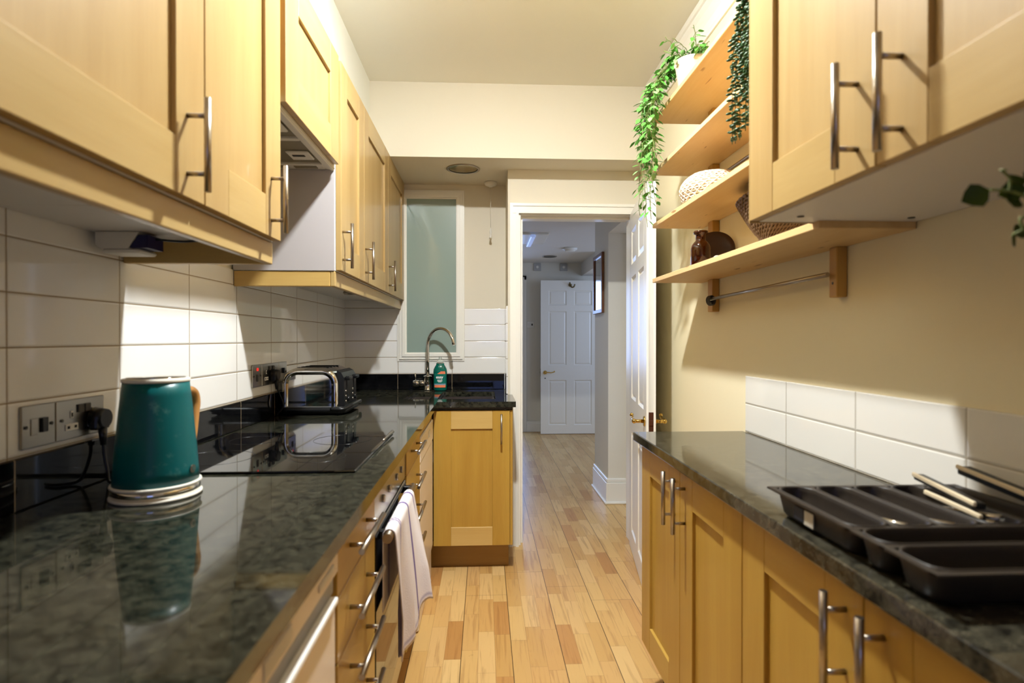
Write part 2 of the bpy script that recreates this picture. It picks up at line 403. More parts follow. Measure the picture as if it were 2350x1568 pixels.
# bulkhead over the sink end, sink wall, door wall
b = BM(); box(b, XL, .14, 3.2, YB+.12, ZS, ZC+.08); box(b, .14, XR+.12, 3.2, YH, ZS, ZC+.08); struct('ceiling_bulkhead', b, M['wall']).name = 'trim_2'
b = BM(); box(b, XL-.12, .14, YB, YB+.1, 0, ZS); struct('wall_back', b, M['wall'])
b = BM()
box(b, .14, .2, YD, YH, 0, ZS); box(b, .14, .2, YH, YB+.1, 0, ZS); box(b, .905, XR+.12, YD, YH, 0, ZS); box(b, .2, .905, YD, YH, 2.012, ZS)
struct('wall_door_side', b, M['wall']).name = 'wall_doorway'
# cornice on the right
prof = [(XR, 2.52), (XR-.008, 2.52), (XR-.008, 2.532), (XR-.012, 2.54), (XR-.012, 2.575), (XR-.018, 2.59), (XR-.020, 2.62), (XR-.027, 2.64), (XR-.027, 2.65), (XR-.034, 2.655), (XR-.036, ZC), (XR, ZC)]
b = BM(); prism(b, prof, 1, -2.5, 3.2); struct('trim_3', b, M['white'])
# door lining and architrave
b = BM()
def archi(b, x0, x1, y0, y1, z0, z1, vert=True, inner=1):
    box(b, x0, x1, y0, y1, z0, z1, .003)
yA = YD-.018
box(b, .152, .205, yA, YD, 0, 2.0, .002); box(b, .152, .170, yA-.006, yA, 0, 2.06); box(b, .188, .205, yA-.004, yA, 0, 2.0)
box(b, .905, .925, yA, YD, 0, 2.0, .002)
box(b, .152, .925, yA, YD, 2.0, 2.06, .002); box(b, .170, .925, yA-.006, yA, 2.043, 2.06); box(b, .188, .925, yA-.004, yA, 2.0, 2.018)
box(b, .2, .218, YD, YH, 0, 2.0, .002); box(b, .89, .905, YD, YH, 0, 2.0, .002); box(b, .218, .89, YD+.001, YH, 1.994, 2.0125, .001)
box(b, .218, .232, YD+.045, YH, 0, 1.98, .001); box(b, .218, .89, YD+.045, YH, 1.98, 1.9945, .001)
struct('trim_4', b, M['white'])
b = BM(); box(b, .135, .152, YD-.03, YD+.01, 0, .05, .002); box(b, .14, .2, YD-.016, YD, 0, .04, .002); struct('trim_5', b, M['white'])

# ---- hall
HX = .934
b = BM(); box(b, .14, 3.2, YH, YB+.12, ZS, ZS+.1); box(b, -.9, 3.2, YB+.12, 7.6, ZS, ZS+.1); struct('ceiling_hall', b, M['hceil'])
b = BM()
box(b, HX, HX+.5, 4.26, 4.78, 0, ZS)                     # pier
box(b, HX, HX+.25, YH, 4.26, 2.046, ZS)                  # header over the side opening
struct('wall_hall_pier', b, M['hall']).name = 'wall_hall_right'
b = BM(); box(b, -.9, -.78, YB+.1, 7.6, 0, ZS); struct('wall_hall_left', b, M['hall'])
b = BM(); box(b, -.78, -.36, 7.6, 7.72, 0, ZS); box(b, .5, 3.2, 7.6, 7.72, 0, ZS); box(b, -.36, .5, 7.6, 7.72, 2.03, ZS); struct('wall_hall_end', b, M['hall'])
b = BM(); box(b, 3.1, 3.22, YH-.3, 7.72, 0, ZS); struct('wall_side_room', b, M['hall'])
b = BM(); box(b, XR+.12, 3.2, YH-.12, YH, 0, ZS); struct('wall_side_near', b, M['hall'])
b = BM(); box(b, -1.2, -1.1, 7.72, 9.4, 0, ZS); box(b, 1.0, 1.1, 7.72, 9.4, 0, ZS); box(b, -1.2, 1.1, 9.3, 9.4, 0, ZS); box(b, -1.2, 1.1, 7.72, 9.4, ZS, ZS+.1); struct('wall_end_room', b, M['hall'])
b = BM(); box(b, -.45, .75, 9.27, 9.3, .7, 2.1); w3 = struct('window_3', b, M['white'])
b = BM(); box(b, -.4, .7, 9.262, 9.27, .75, 2.05); obj('window_pane', b, M['sky'], w3)
# end doorway casing
b = BM()
box(b, .495, .56, 7.575, 7.6, 0, 2.09, .004); box(b, .51, .53, 7.568, 7.6, 0, 2.07, .003); box(b, -.42, -.36, 7.575, 7.6, 0, 2.09, .004); box(b, -.42, .56, 7.575, 7.6, 2.03, 2.09, .004)
struct('trim_6', b, M['white'])
b = BM(); box(b, .56, 3.1, 7.585, 7.6, 0, .14, .004); box(b, .56, 3.1, 7.579, 7.6, 0, .11, .004); struct('baseboard_end', b, M['white'])
# pier skirting (side and near faces)
def skirt(b, x0, x1, y0, y1):
    box(b, x0-.018, x1, y0-.018, y1, 0, .16, .003); box(b, x0-.012, x1, y0-.012, y1, .16, .19, .005); box(b, x0-.03, x1, y0-.03, y1, 0, .018, .004)
b = BM(); skirt(b, HX, HX+.5, 4.26, 4.78); struct('baseboard_right', b, M['white'])
b = BM(); box(b, 1.30, 3.1, 6.6, 7.6, 2.09, ZS); struct('trim_7', b, M['hceil'])
# seam on the reveal: door lining of the side opening
b = BM(); box(b, 1.10, 1.118, 4.235, 4.26, 0, 2.046, .003); struct('trim_8', b, M['white'])

# splashbacks and upstands
b = BM(); box(b, XL, XL+.008, -.6, YB, .905, 1.50); struct('trim_9', b, M['tile_l'])
b = BM()
box(b, XL+.008, -.572, YB-.008, YB, .905, 1.50); box(b, -.572, -.132, YB-.008, YB, .905, 1.10); box(b, -.132, .14, YB-.008, YB, .905, 1.4485)
struct('trim_10', b, M['tile_b'])
b = BM(); box(b, .132, .14, YD+.02, YB-.008, .915, 1.4485); struct('trim_11', b, tile('return tiles', 1, YB, .353, 1.0185, .1075))
b = BM(); box(b, XR-.008, XR, -.6, 2.0, .915, 1.1155, .001); struct('trim_12', b, M['tile_r'])
b = BM(); box(b, XL+.008, XL+.022, -.6, YB-.008, .916, 1.0165, .002); single('granite_upstand', b, M['graniteB'], 'glossy black granite upstand along the left tiled wall behind the kettle and toaster', 'upstand')
b = BM(); box(b, XL+.023, .130, YB-.022, YB-.009, .916, 1.0165, .002); single('granite_upstand', b, M['graniteC'], 'glossy black granite upstand behind the sink and tap', 'upstand')

# obscured window over the sink
b = BM()
o0, o1, p0, p1 = -.572, -.133, 1.10, 2.224; i0, i1, q0, q1 = -.515, -.179, 1.149, 2.173
for k, (ins, th) in enumerate(((0, .014), (.014, .022), (.034, .028), (.048, .020))):
    x0, x1, z0, z1 = o0+ins, o1-ins*(46/57), p0+ins*.9, p1-ins*.9
    n = .014 if k < 3 else .009
    q = n+.006; tb = YB-.012 if k else YB
    for a in ((x0, x0+q, z0+q, z1-q), (x1-q, x1, z0+q, z1-q), (x0, x1, z0, z0+q), (x0, x1, z1-q, z1)): box(b, a[0], a[1], YB-th-k*.0003, YB-.001*k, a[2], a[3], .0006)
w = struct('window_1', b, M['white'])
b = BM(); box(b, i0-.01, i1+.01, YB-.010, YB-.004, q0-.01, q1+.01); obj('window_pane', b, M['frost'], w, 'grey green obscured glass pane')

# ------------------------------------------------------------------ joinery helpers
def bar_handle(parent, p0, p1, nrm, off=.035, r=.006, inset=.19, name='handle', m='steel'):
    p0, p1, nrm = Vector(p0), Vector(p1), Vector(nrm); b = BM()
    a, c = p0+nrm*off, p1+nrm*off; d = (c-a)
    cyl(b, a, c, r)
    for t in (inset, 1-inset): cyl(b, p0+d*t, p0+d*t+nrm*off, r*.75, seg=14)
    return obj(name, b, M[m], parent)
def shaker(parent, face, fa, fb, z0, z1, thick=.02, rail=.098, name='door', panel=True, stile=None, low=False):
    """face: ('x', X, s) door lying in plane X with its front at X, body toward -s ; fa..fb along the other axis"""
    ax, P, s = face; b = BM(); st = stile or rail
    def bb(u0, u1, w0, w1, d0, d1, mi, bev=.0012):
        lo, hi = sorted((P-s*d0, P-s*d1))
        if ax == 'x': box(b, lo, hi, u0, u1, w0, w1, bev, mi)
        else: box(b, u0, u1, lo, hi, w0, w1, bev, mi)
    if panel:
        bb(fa, fa+st, z0, z1, 0, thick, 0); bb(fb-st, fb, z0, z1, 0, thick, 0)
        bb(fa+st, fb-st, z0, z0+rail, .0002, thick, 1); bb(fa+st, fb-st, z1-rail, z1, .0002, thick, 1)
        bb(fa+st-.002, fb-st+.002, z0+rail-.002, z1-rail+.002, .009, thick-.003, 2, 0)
    else: bb(fa, fb, z0, z1, 0, thick, 0, .0015)
    if low: return obj(name, b, [M['hz'], M['hy'] if ax == 'x' else M['hx'], M['hz']], parent)
    return obj(name, b, [M['wz'], M['wy'] if ax == 'x' else M['wx'], M['wz']], parent)
def carcass(parent, x0, x1, y0, y1, z0, z1, m='carcass', name='carcass', open_front=None):
    b = BM(); box(b, x0, x1, y0, y1, z0, z1, .001); return obj(name, b, M[m], parent)

# ------------------------------------------------------------------ left wall cupboards
DF, CF = -.525, -.546
ZU0, ZU1 = 1.498, 2.268
def wall_cab(y0, y1, hy, label, z0=ZU0, side=None):
    t = thing('wall_cupboard', label, 'cupboard', (XL+.2, (y0+y1)/2, z0), group=None)
    carcass(t, XL+.010, CF, y0+.001, y1-.001, z0, ZU1)
    d = shaker(t, ('x', DF, 1), y0+.002, y1-.002, z0+.002, ZU1)
    if hy is not None: bar_handle(d, (DF, hy, 1.510), (DF, hy, 1.676), (1, 0, 0))
    return t
wall_cab(-.10, .497, .43, 'maple wall cupboard on the left, nearest the camera and mostly out of the picture')
wall_cab(.497, 1.098, 1.035, 'wide maple wall cupboard with bar handle, above the near left tiles and kettle')
wall_cab(1.098, 1.498, 1.432, 'narrow maple wall cupboard between the wide near cupboard and the cooker hood')
t = thing('hood_cupboard', 'short maple wall cupboard without handle, above the cooker hood', 'cupboard', (XL+.2, 1.8, 1.88))
carcass(t, XL+.010, CF, 1.505, 2.110, 1.90, ZU1); shaker(t, ('x', DF, 1), 1.537, 2.083, 1.877, ZU1, rail=.105)
b = BM(); box(b, CF, CF+.003, 1.506, 2.109, 1.9, ZU1-.002); obj('front_frame', b, M['wedge'], t)
wall_cab(2.115, 2.516, 2.137, 'narrow maple wall cupboard just beyond the cooker hood')
wall_cab(2.516, 3.136, 2.543, 'wide maple wall cupboard above the toaster, between two narrower fronts')
wall_cab(3.136, 3.760, 3.157, 'maple wall cupboard in the far corner beside the obscured window')
# pelmets
def pelmet(y0, y1, end, label):
    t = thing('pelmet', label, 'pelmet', (XL+.2, (y0+y1)/2, 1.440))
    b = BM(); box(b, CF-.018, CF, y0, y1, 1.440, 1.4965, .003, seg=2); obj('front_rail', b, M['wy'], t)
    b = BM(); box(b, XL+.010, CF-.018, end-(.018 if end > 1.6 and False else 0), end+.018, 1.440, 1.4965, .003, seg=2); obj('end_rail', b, M['hx'], t)
pelmet(-.10, 1.498, 1.480, 'maple light pelmet under the two near left wall cupboards')
pelmet(2.113, 3.764, 2.113, 'maple light pelmet under the far left wall cupboards')
b = BM(); box(b, XL+.010, CF-.003, 2.1105, 2.1145, 1.4985, 1.866); single('end_panel', b, mat('pale grey melamine', (178,171,170), .45), 'pale grey melamine cupboard side panel below the cooker hood', 'panel')

# fitting under the near cupboard
t = thing('undercupboard_light', 'white plastic fitting with dark blue face fixed under the near left cupboard', 'light fitting', (-.8, 1.27, 1.44))
b = BM(); prism(b, [(-.895, 1.4965), (-.895, 1.466), (-.885, 1.458), (-.822, 1.458), (-.798, 1.4965)], 1, 1.355, 1.44); obj('housing', b, M['plasticw'], t)
b = BM(); prism(b, [(-.822, 1.460), (-.778, 1.460), (-.778, 1.490), (-.800, 1.490)], 1, 1.357, 1.42); obj('front_panel', b, M['navy'], t, 'dark blue front')
b = BM(); box(b, -.885, -.80, 1.36, 1.435, 1.449, 1.459, .004); obj('lens', b, M['plasticw'], t)
b = BM(); tube(b, spline([(-.782, 1.39, 1.485), (-.72, 1.40, 1.482), (-.67, 1.42, 1.490), (-.64, 1.47, 1.493)]), .003); obj('cable', b, M['black'], t)

# cooker hood
t = thing('cooker_hood', 'white built-in cooker hood under the short cupboard, filters facing down', 'cooker hood', (-.74, 1.8, 1.85))
b = BM()
for a in ((XL+.010, XL+.03, 1.507, 2.108), (-.575, -.545, 1.507, 2.108), (XL+.03, -.575, 1.507, 1.545), (XL+.03, -.575, 2.05, 2.108), (XL+.03, -.575, 1.79, 1.81)): box(b, a[0], a[1], a[2], a[3], 1.866, 1.884, .002)
box(b, XL+.010, -.546, 1.507, 2.108, 1.884, 1.899)
obj('housing', b, M['hoodw'], t)
for y0, y1 in ((1.545, 1.79), (1.81, 2.05)):
    b = BM(); box(b, XL+.03, -.575, y0, y1, 1.874, 1.884)
    f = obj('filter', b, M['mesh'], t)
    b = BM(); box(b, -.66, -.585, y0+.11, y0+.19, 1.866, 1.874, .003, 0); box(b, -.645, -.605, y0+.135, y0+.15, 1.8645, 1.867, 0, 1); obj('filter_latch', b, [M['hoodw'], M['black']], f)
b = BM(); box(b, -.56, -.548, 1.507, 2.108, 1.862, 1.872, .002); box(b, -.82, -.70, 2.06, 2.085, 1.8635, 1.8665, .001, 1); box(b, -.68, -.60, 2.065, 2.09, 1.8635, 1.8665, .001, 1); obj('control_strip', b, [M['hoodw'], M['mesh']], t)

# puck light beneath far cupboard
b = BM(); lathe(b, (-.70, 3.0, 1.478), [(0, 0), (.03, 0), (.035, .008), (.03, .0195), (0, .0195)], 20); single('puck_light', b, M['steel'], 'small round steel puck light under the far left wall cupboard', 'light fitting')

# ------------------------------------------------------------------ left base run
BF = -.272
def drawers(y0, y1, label):
    t = thing('drawer_unit', label, 'drawers', (-.6, (y0+y1)/2, .1))
    carcass(t, XL+.06, BF-.022, y0+.001, y1-.001, .145, .882)
    zs = [.878, .768, .645, .522, .399, .150]
    for i in range(4):
        za, zb = zs[i+1]+.0015, zs[i]-.0015
        if i == 3: za = .151
        b = BM(); box(b, BF-.02, BF, y0+.0015, y1-.0015, za, zb, .0015); d = obj('drawer_front', b, [M['hy']], t)
        hz = (.832, .706, .586, .462)[i]; yc = (y0+y1)/2
        bar_handle(d, (BF, yc-.12, hz), (BF, yc+.12, hz), (1, 0, 0), off=.032, r=.0062, inset=.17)
    return t
drawers(1.062, 1.424, 'maple four-drawer unit with bar handles between the washing machine and the oven')
drawers(1.998, 2.412, 'maple four-drawer unit with bar handles beyond the oven')
# washing machine at the near end
t = thing('washing_machine', 'white front-loading appliance under the left worktop nearest the camera', 'appliance', (-.6, .75, .01))
b = BM(); box(b, -.88, BF-.01, .46, 1.058, .01, .868, .008, seg=2); obj('cabinet', b, M['appl'], t)
b = BM(); box(b, BF-.012, BF+.004, .465, 1.054, .822, .866, .003); obj('control_panel', b, M['appl'], t)
b = BM(); box(b, BF-.0105, BF-.004, .47, 1.05, .786, .822, .001); obj('grip_recess', b, mat('grey recess', (150,148,144), .4), t)
b = BM(); box(b, BF-.0105, BF+.010, .47, 1.035, .774, .787, .004, seg=2); obj('door_grip', b, mat('bright white plastic', (248,246,240), .22), t)
b = BM(); box(b, BF-.012, BF, .47, 1.05, .09, .773, .004); obj('door', b, M['appl'], t)
b = BM(); box(b, BF+.003, BF+.006, .70, .80, .832, .856, .001); obj('dial_panel', b, [M['hoodw']], t)
b = BM(); box(b, BF+.003, BF+.006, .93, 1.02, .838, .850, .001); obj('display', b, [M['hoodw']], t)
# oven
t = thing('oven', 'built-in electric oven with steel fascia, black glass door and rail', 'oven', (-.6, 1.71, .15))
b = BM(); box(b, -.86, BF-.025, 1.43, 1.992, .15, .862); obj('cabinet', b, M['dark'], t)
b = BM(); box(b, BF-.025, BF-.004, 1.428, 1.994, .765, .862, .003); fa = obj('control_panel', b, M['plate'], t)
for y in (1.56, 1.66, 1.80, 1.90):
    b = BM(); cyl(b, (BF-.004, y, .815), (BF+.002, y, .815), .011, .010); obj('knob', b, M['steel'], fa)
b = BM(); box(b, BF-.025, BF-.002, 1.430, 1.992, .235, .760, .003, 0); box(b, BF-.0025, BF+.0005, 1.436, 1.986, .245, .752, .0008, 1); od = obj('door', b, [M['plate'], M['glassblack']], t)
b = BM(); RX, RZ = BF+.026, .742
cyl(b, (RX, 1.452, RZ), (RX, 1.965, RZ), .0125, seg=24)
obj('handle', b, M['steel'], od)
for y in (1.49, 1.93):
    b = BM(); box(b, BF, RX, y-.01, y+.01, RZ-.012, RZ+.012, .003); obj('handle_bracket', b, M['black'], od)
b = BM(); box(b, BF-.025, BF-.006, 1.430, 1.992, .155, .228, .002); obj('lower_trim', b, M['plate'], t)
b = BM(); box(b, BF-.024, BF-.006, 1.427, 1.995, .8635, .884, .001); single('filler_rail', b, M['hy'], 'maple filler rail under the left worktop edge, above the oven', 'rail')
b = BM(); box(b, BF-.022, BF-.004, 2.414, 2.996, .832, .884, .001); single('filler_rail', b, M['hy'], 'maple filler rail under the left worktop edge, above the dishwasher', 'rail')
# dishwasher
t = thing('dishwasher', 'cream-white dishwasher between the far drawers and the sink cupboard', 'appliance', (-.6, 2.7, .0))
b = BM(); box(b, -.86, BF-.022, 2.418, 2.994, .10, .83, .004); obj('cabinet', b, M['appl'], t)
b = BM(); box(b, BF-.022, BF+.002, 2.416, 2.996, .722, .828, .004); cp = obj('control_panel', b, M['appl'], t)
for i in range(4):
    b = BM(); box(b, BF+.0015, BF+.004, 2.50+i*.055, 2.53+i*.055, .765, .775, .001); obj('button', b, M['hoodw'], cp)
b = BM(); box(b, BF+.0015, BF+.0035, 2.75, 2.83, .77, .80, .001); obj('display', b, M['hoodw'], cp)
b = BM(); box(b, BF-.022, BF, 2.416, 2.996, .165, .718, .004); obj('door', b, M['appl'], t)
b = BM(); box(b, BF-.035, BF-.008, 2.416, 2.996, .006, .160, .005); obj('kickplate', b, M['appl'], t)
# plinths
b = BM(); box(b, -.345, -.327, 1.06, 2.414, 0, .144, .001); single('plinth', b, wood('plinth along', (160,124,58), (136,98,40), 'Y', .4), 'maple plinth board under the left drawers and oven', 'plinth')
# sink cupboard
SY = 3.03
t = thing('sink_cupboard', 'maple base cupboard with upright bar handle under the sink, facing the camera', 'cupboard', (-.05, 3.2, .144))
b = BM()
box(b, -.268, -.252, SY+.022, 3.36, .146, .866); box(b, .134, .150, SY+.022, 3.36, .146, .866); box(b, -.252, .134, SY+.022, 3.36, .146, .162); obj('carcass', b, M['wedge'], t)
b = BM(); box(b, -.270, .150, SY+.01, SY+.08, .869, .884, .001, 0); obj('top_rail', b, M['rubber'], t)
d = shaker(t, ('y', SY, -1), -.2705, .134, .146, .866, rail=.098, stile=.092, low=True)
bar_handle(d, (.089, SY, .690), (.089, SY, .850), (0, -1, 0), off=.030, r=.0052)
b = BM(); box(b, .136, .150, SY+.003, 3.36, .146, .866, .001); obj('end_panel', b, M['hz'], t)
b = BM(); box(b, -.30, .132, 3.125, 3.143, 0, .143, .001); single('plinth', b, M['plinth'], 'maple plinth board below the sink cupboard', 'plinth')

# ------------------------------------------------------------------ worktops
WT = .915
b = BM(); zb = .885
def sl(x0, x1, y0, y1, z1=WT): box(b, x0, x1, y0, y1, zb, z1)
YE = YB-.009
sl(XL+.008, -.25, -.6, 3.012)
XE = .128
# sink zone: bowls cut out at (-.43..-.285) and (-.25..-.055+), drainer grooves to the left
sl(XL+.008, -.82, 3.012, YE); sl(-.82, -.47, 3.012, 3.30); sl(-.82, -.47, 3.62, YE); sl(-.82, -.47, 3.30, 3.62, WT-.004)
for i in range(7): box(b, -.82, -.47, 3.315+i*.045, 3.338+i*.045, WT-.004, WT)
sl(-.47, -.445, 3.012, YE); sl(-.445, XE, 3.58, YE); sl(-.445, XE, 3.012, 3.15); sl(-.305, -.262, 3.15, 3.58); sl(.062, XE, 3.15, 3.58)
sl(XE, .166, 3.012, YD-.028)
single('worktop', b, M['granite'], 'polished dark green granite worktop running along the left wall and round to the sink', 'worktop')
b = BM()
def bowl(x0, x1, y0, y1):
    t_ = .002; zt, zb_ = .8845, .72
    box(b, x0-.012, x1+.012, y0-.012, y1+.012, zb_-t_, zb_)
    for a in ((x0-.012, x0, y0-.012, y1+.012), (x1, x1+.012, y0-.012, y1+.012), (x0, x1, y0-.012, y0), (x0, x1, y1, y1+.012)): box(b, a[0], a[1], a[2], a[3], zb_, zt)
bowl(-.247, .047, 3.165, 3.565); bowl(-.43, -.315, 3.165, 3.565)
single('sink', b, M['steel'], 'steel one and a half bowl sink set under the granite by the tap', 'sink')
b = BM(); box(b, .532, XR-.009, -.6, 2.016, .885, WT, .0025, seg=2); single('worktop', b, granite('dark granite right', (27,25,20), (84,79,64), (130,124,104)), 'dark granite worktop along the right wall under the cutlery tray', 'worktop')

# hob
t = thing('hob', 'black glass ceramic hob set on the left worktop in front of the toaster', 'hob', (-.6, 1.72, WT))
b = BM(); box(b, -.872, -.322, 1.43, 2.022, WT+.0005, WT+.0065, .002); g = obj('glass', b, M['glassblack'], t)
zl = mat('zone line', (22,22,24), .2)
for (x, y, r) in ((-.74, 1.60, .10), (-.46, 1.60, .075), (-.74, 1.87, .075), (-.46, 1.87, .09)):
    b = BM(); tube(b, [(x+r*math.cos(a*PI/24), y+r*math.sin(a*PI/24), WT+.0066) for a in range(48)], .0006, 4, closed=True)
    obj('cooking_zone', b, zl, g)
# knife on the hob edge
t = thing('table_knife', 'slim metal table knife lying on the right edge of the hob', 'knife', (-.315, 1.8, WT+.008))
b = BM(); pts = [(-.3235, 1.645), (-.3185, 1.69), (-.3165, 1.80), (-.3175, 1.83), (-.3265, 1.83), (-.329, 1.74), (-.3285, 1.67)]
prism(b, pts, 2, WT+.0075, WT+.0095); obj('blade', b, M['chrome'], t)
b = BM(); tube(b, [(-.322, 1.825, WT+.0105), (-.3215, 1.86, WT+.0115), (-.3195, 1.93, WT+.0125), (-.318, 1.985, WT+.0125), (-.317, 1.995, WT+.012)], .005, 10, radii=[.003, .0035, .0052, .006, .003]); obj('handle', b, M['steel'], t)

# ------------------------------------------------------------------ tea towel on oven rail
def towel():
    b = BM(); lay = b.loops.layers.float_color.new('stripe') if False else None
    NS, NT_ = 56, 70; me = bpy.data.meshes.new('tea_towel')
    verts, faces, st = [], [], []
    R = .0145
    for j in range(NS+1):
        s = j/NS; y = 1.478+.385*s
        fl = .32+.05*math.sin(min(1, s*1.35)*PI)-.04*s+.010*math.sin(s*24+1); bl = .20
        y_shift = .05*(1-s)
        for i in range(NT_+1):
            u = i/NT_; L = bl+PI*R+fl; d = u*L
            if d < bl: x, z, k = RX-R, RZ-(bl-d), 0
            elif d < bl+PI*R: a = (d-bl)/R; x, z, k = RX-R*math.cos(a), RZ+R*math.sin(a), 0
            else: x, z, k = RX+R, RZ-(d-bl-PI*R), (d-bl-PI*R)/fl
            amp = .010*min(1, k*1.5)
            w_ = math.sin(s*17+.6)*.6+math.sin(s*31+1.1+k*1.4)*.35+math.sin(s*8+2)*.4
            x += amp*(w_*1.6+.4)-.002*k+.062*k*s**1.1
            yy = y - .02*k*(1-2*s)*0 + .012*k*math.sin(s*20) - .03*k*s
            z += .004*math.sin(s*26)*k
            verts.append((x, yy, z))
            q = s*10
            v = 0
            for c, wd in ((.20, .010), (.225, .006), (.62, .014), (.90, .010)):
                if abs(s-c) < wd*1.3: v = 1
            if u > .965 and u < .98: v = .5
            st.append(v)
    n = NT_+1
    for j in range(NS):
        for i in range(NT_): faces.append((j*n+i, j*n+i+1, (j+1)*n+i+1, (j+1)*n+i))
    org = Vector((RX, 1.66, .45))
    me.from_pydata([tuple(Vector(v)-org) for v in verts], [], faces)
    at = me.attributes.new('stripe', 'FLOAT', 'POINT')
    for i, v in enumerate(st): at.data[i].value = v
    for p in me.polygons: p.use_smooth = True
    me.materials.append(M['towel'])
    o = bpy.data.objects.new('tea_towel', me); C.objects.link(o); o.location = org
    so = o.modifiers.new('s', 'SOLIDIFY'); so.thickness = .003; so.offset = 1
    o['label'] = 'white tea towel with purple stripes draped over the oven rail'; o['category'] = 'tea towel'
towel()

# ------------------------------------------------------------------ right base run
RF = .557
def base_cab(y0, y1, label, far=False):
    t = thing('base_cupboard', label, 'cupboard', (.75, (y0+y1)/2, .15))
    b = BM(); box(b, RF+.022, XR-.03, y0+.001, y1-.001, .178, .884, .001); obj('carcass', b, M['wedge'] if far else M['carcass'], t)
    ym = (y0+y1)/2
    d1 = shaker(t, ('x', RF, -1), ym+.0015, y1-.001, .180, .872, rail=.088, stile=.095, low=True)
    d2 = shaker(t, ('x', RF, -1), y0+.001, ym-.0015, .180, .872, rail=.088, stile=.095, low=True)
    bar_handle(d1, (RF, ym+.042, .705), (RF, ym+.042, .861), (-1, 0, 0))
    bar_handle(d2, (RF, ym-.042, .705), (RF, ym-.042, .861), (-1, 0, 0))
    for y in (y0+.06, y1-.06):
        b = BM(); lathe(b, (.63, y, 0), [(0, 0), (.022, 0), (.022, .012), (.014, .02), (.014, .177), (0, .177)], 16); obj('foot', b, M['rubber'], t)
    return t
base_cab(1.205, 1.990, 'maple double base cupboard at the far end of the right worktop', True)
base_cab(.415, 1.203, 'maple double base cupboard on the right, nearer the camera, below the cutlery tray')
base_cab(-.37, .413, 'maple double base cupboard on the right, almost wholly behind the picture edge')
b = BM(); box(b, .70, .718, -.5, 1.95, 0, .15, .001); single('plinth', b, M['plinth'], 'recessed plinth board in shade below the right base cupboards', 'plinth')

# ------------------------------------------------------------------ right wall cupboard
UF = .580; ZR = 1.5055
t = thing('wall_cupboard', 'maple double wall cupboard on the right with two upright bar handles', 'cupboard', (.76, .82, ZR))
b = BM(); box(b, UF+.022, XR-.001, .424, 1.222, ZR, 2.27, .001, 0)
obj('carcass', b, M['carcass'], t)
b = BM(); box(b, UF+.0005, XR-.001, 1.222, 1.226, ZR-.002, 2.27, .0005); obj('side_panel', b, M['wz'], t)
d1 = shaker(t, ('x', UF, -1), .8205, 1.221, ZR+.001, 2.268); d2 = shaker(t, ('x', UF, -1), .424, .8175, ZR+.001, 2.268)
bar_handle(d1, (UF, .862, 1.514), (UF, .862, 1.677), (-1, 0, 0)); bar_handle(d2, (UF, .767, 1.511), (UF, .767, 1.674), (-1, 0, 0))
for x, y in ((.66, 1.16), (.90, 1.16), (.66, .5), (.90, .5)):
    b = BM(); lathe(b, (x, y, ZR-.0015), [(0, 0), (.007, 0), (.007, .002), (0, .002)], 12); obj('screw_cap', b, M['rubber'], t)
t = thing('wall_cupboard', 'maple wall cupboard on the right nearest the camera, at the picture edge', 'cupboard', (.76, .1, ZR))
b = BM(); box(b, UF+.022, XR-.001, -.38, .422, ZR, 2.27, .001, 0); obj('carcass', b, M['carcass'], t)
d1 = shaker(t, ('x', UF, -1), .0215, .421, ZR+.001, 2.268); bar_handle(d1, (UF, .064, 1.514), (UF, .064, 1.677), (-1, 0, 0))

# ------------------------------------------------------------------ open shelves
SX, SY0, SY1 = .724, 1.229, 2.425
zsh = [2.176, 1.952, 1.7245, 1.4895]
t = thing('shelf_unit', 'open pine shelf unit of four boards fixed to the right wall on battens', 'shelves', (.83, 1.8, 1.36))
for i, z in enumerate(zsh):
    b = BM(); box(b, SX, XR-.001, SY0 if i < 3 else 1.20, SY1, z, z+.018, .0015); obj('shelf_board', b, M['shelfw'], t)
bat = []
for y0, y1 in ((2.245, 2.292), (1.437, 1.470)):
    b = BM(); zz = [1.358]+[q for z in zsh[::-1] for q in (z, z+.018)]+[2.30]
    for k in range(0, len(zz), 2): box(b, .914, XR-.001, y0, y1, zz[k], zz[k+1], .002)
    for z in (1.395, 1.62): cyl(b, (.9135, (y0+y1)/2, z), (.915, (y0+y1)/2, z), .004, seg=10, mi=1)
    bat.append(obj('batten', b, [M['batten'], M['rubber']], t))
for z in (1.405, 1.868):
    b = BM(); cyl(b, (.895, 2.235, z), (.895, 1.445 if z < 1.5 else 1.3, z+(.012 if z < 1.5 else 0)), .0065, seg=14); r = obj('hanging_rail', b, M['steel'], t, 'grey metal hanging rail')
    b = BM()
    for k in range(4):
        tube(b, [(.895+.013*math.cos(a*PI/8), 2.20+.008*k+.003*math.sin(a*PI/8), z-.005+.018*math.sin(a*PI/8)) for a in range(16)], .003, 6, closed=True)
    cyl(b, (.895, 2.215, z), (.912, 2.245, z-.012), .007, seg=10)
    obj('rail_end', b, M['rubber'], r)
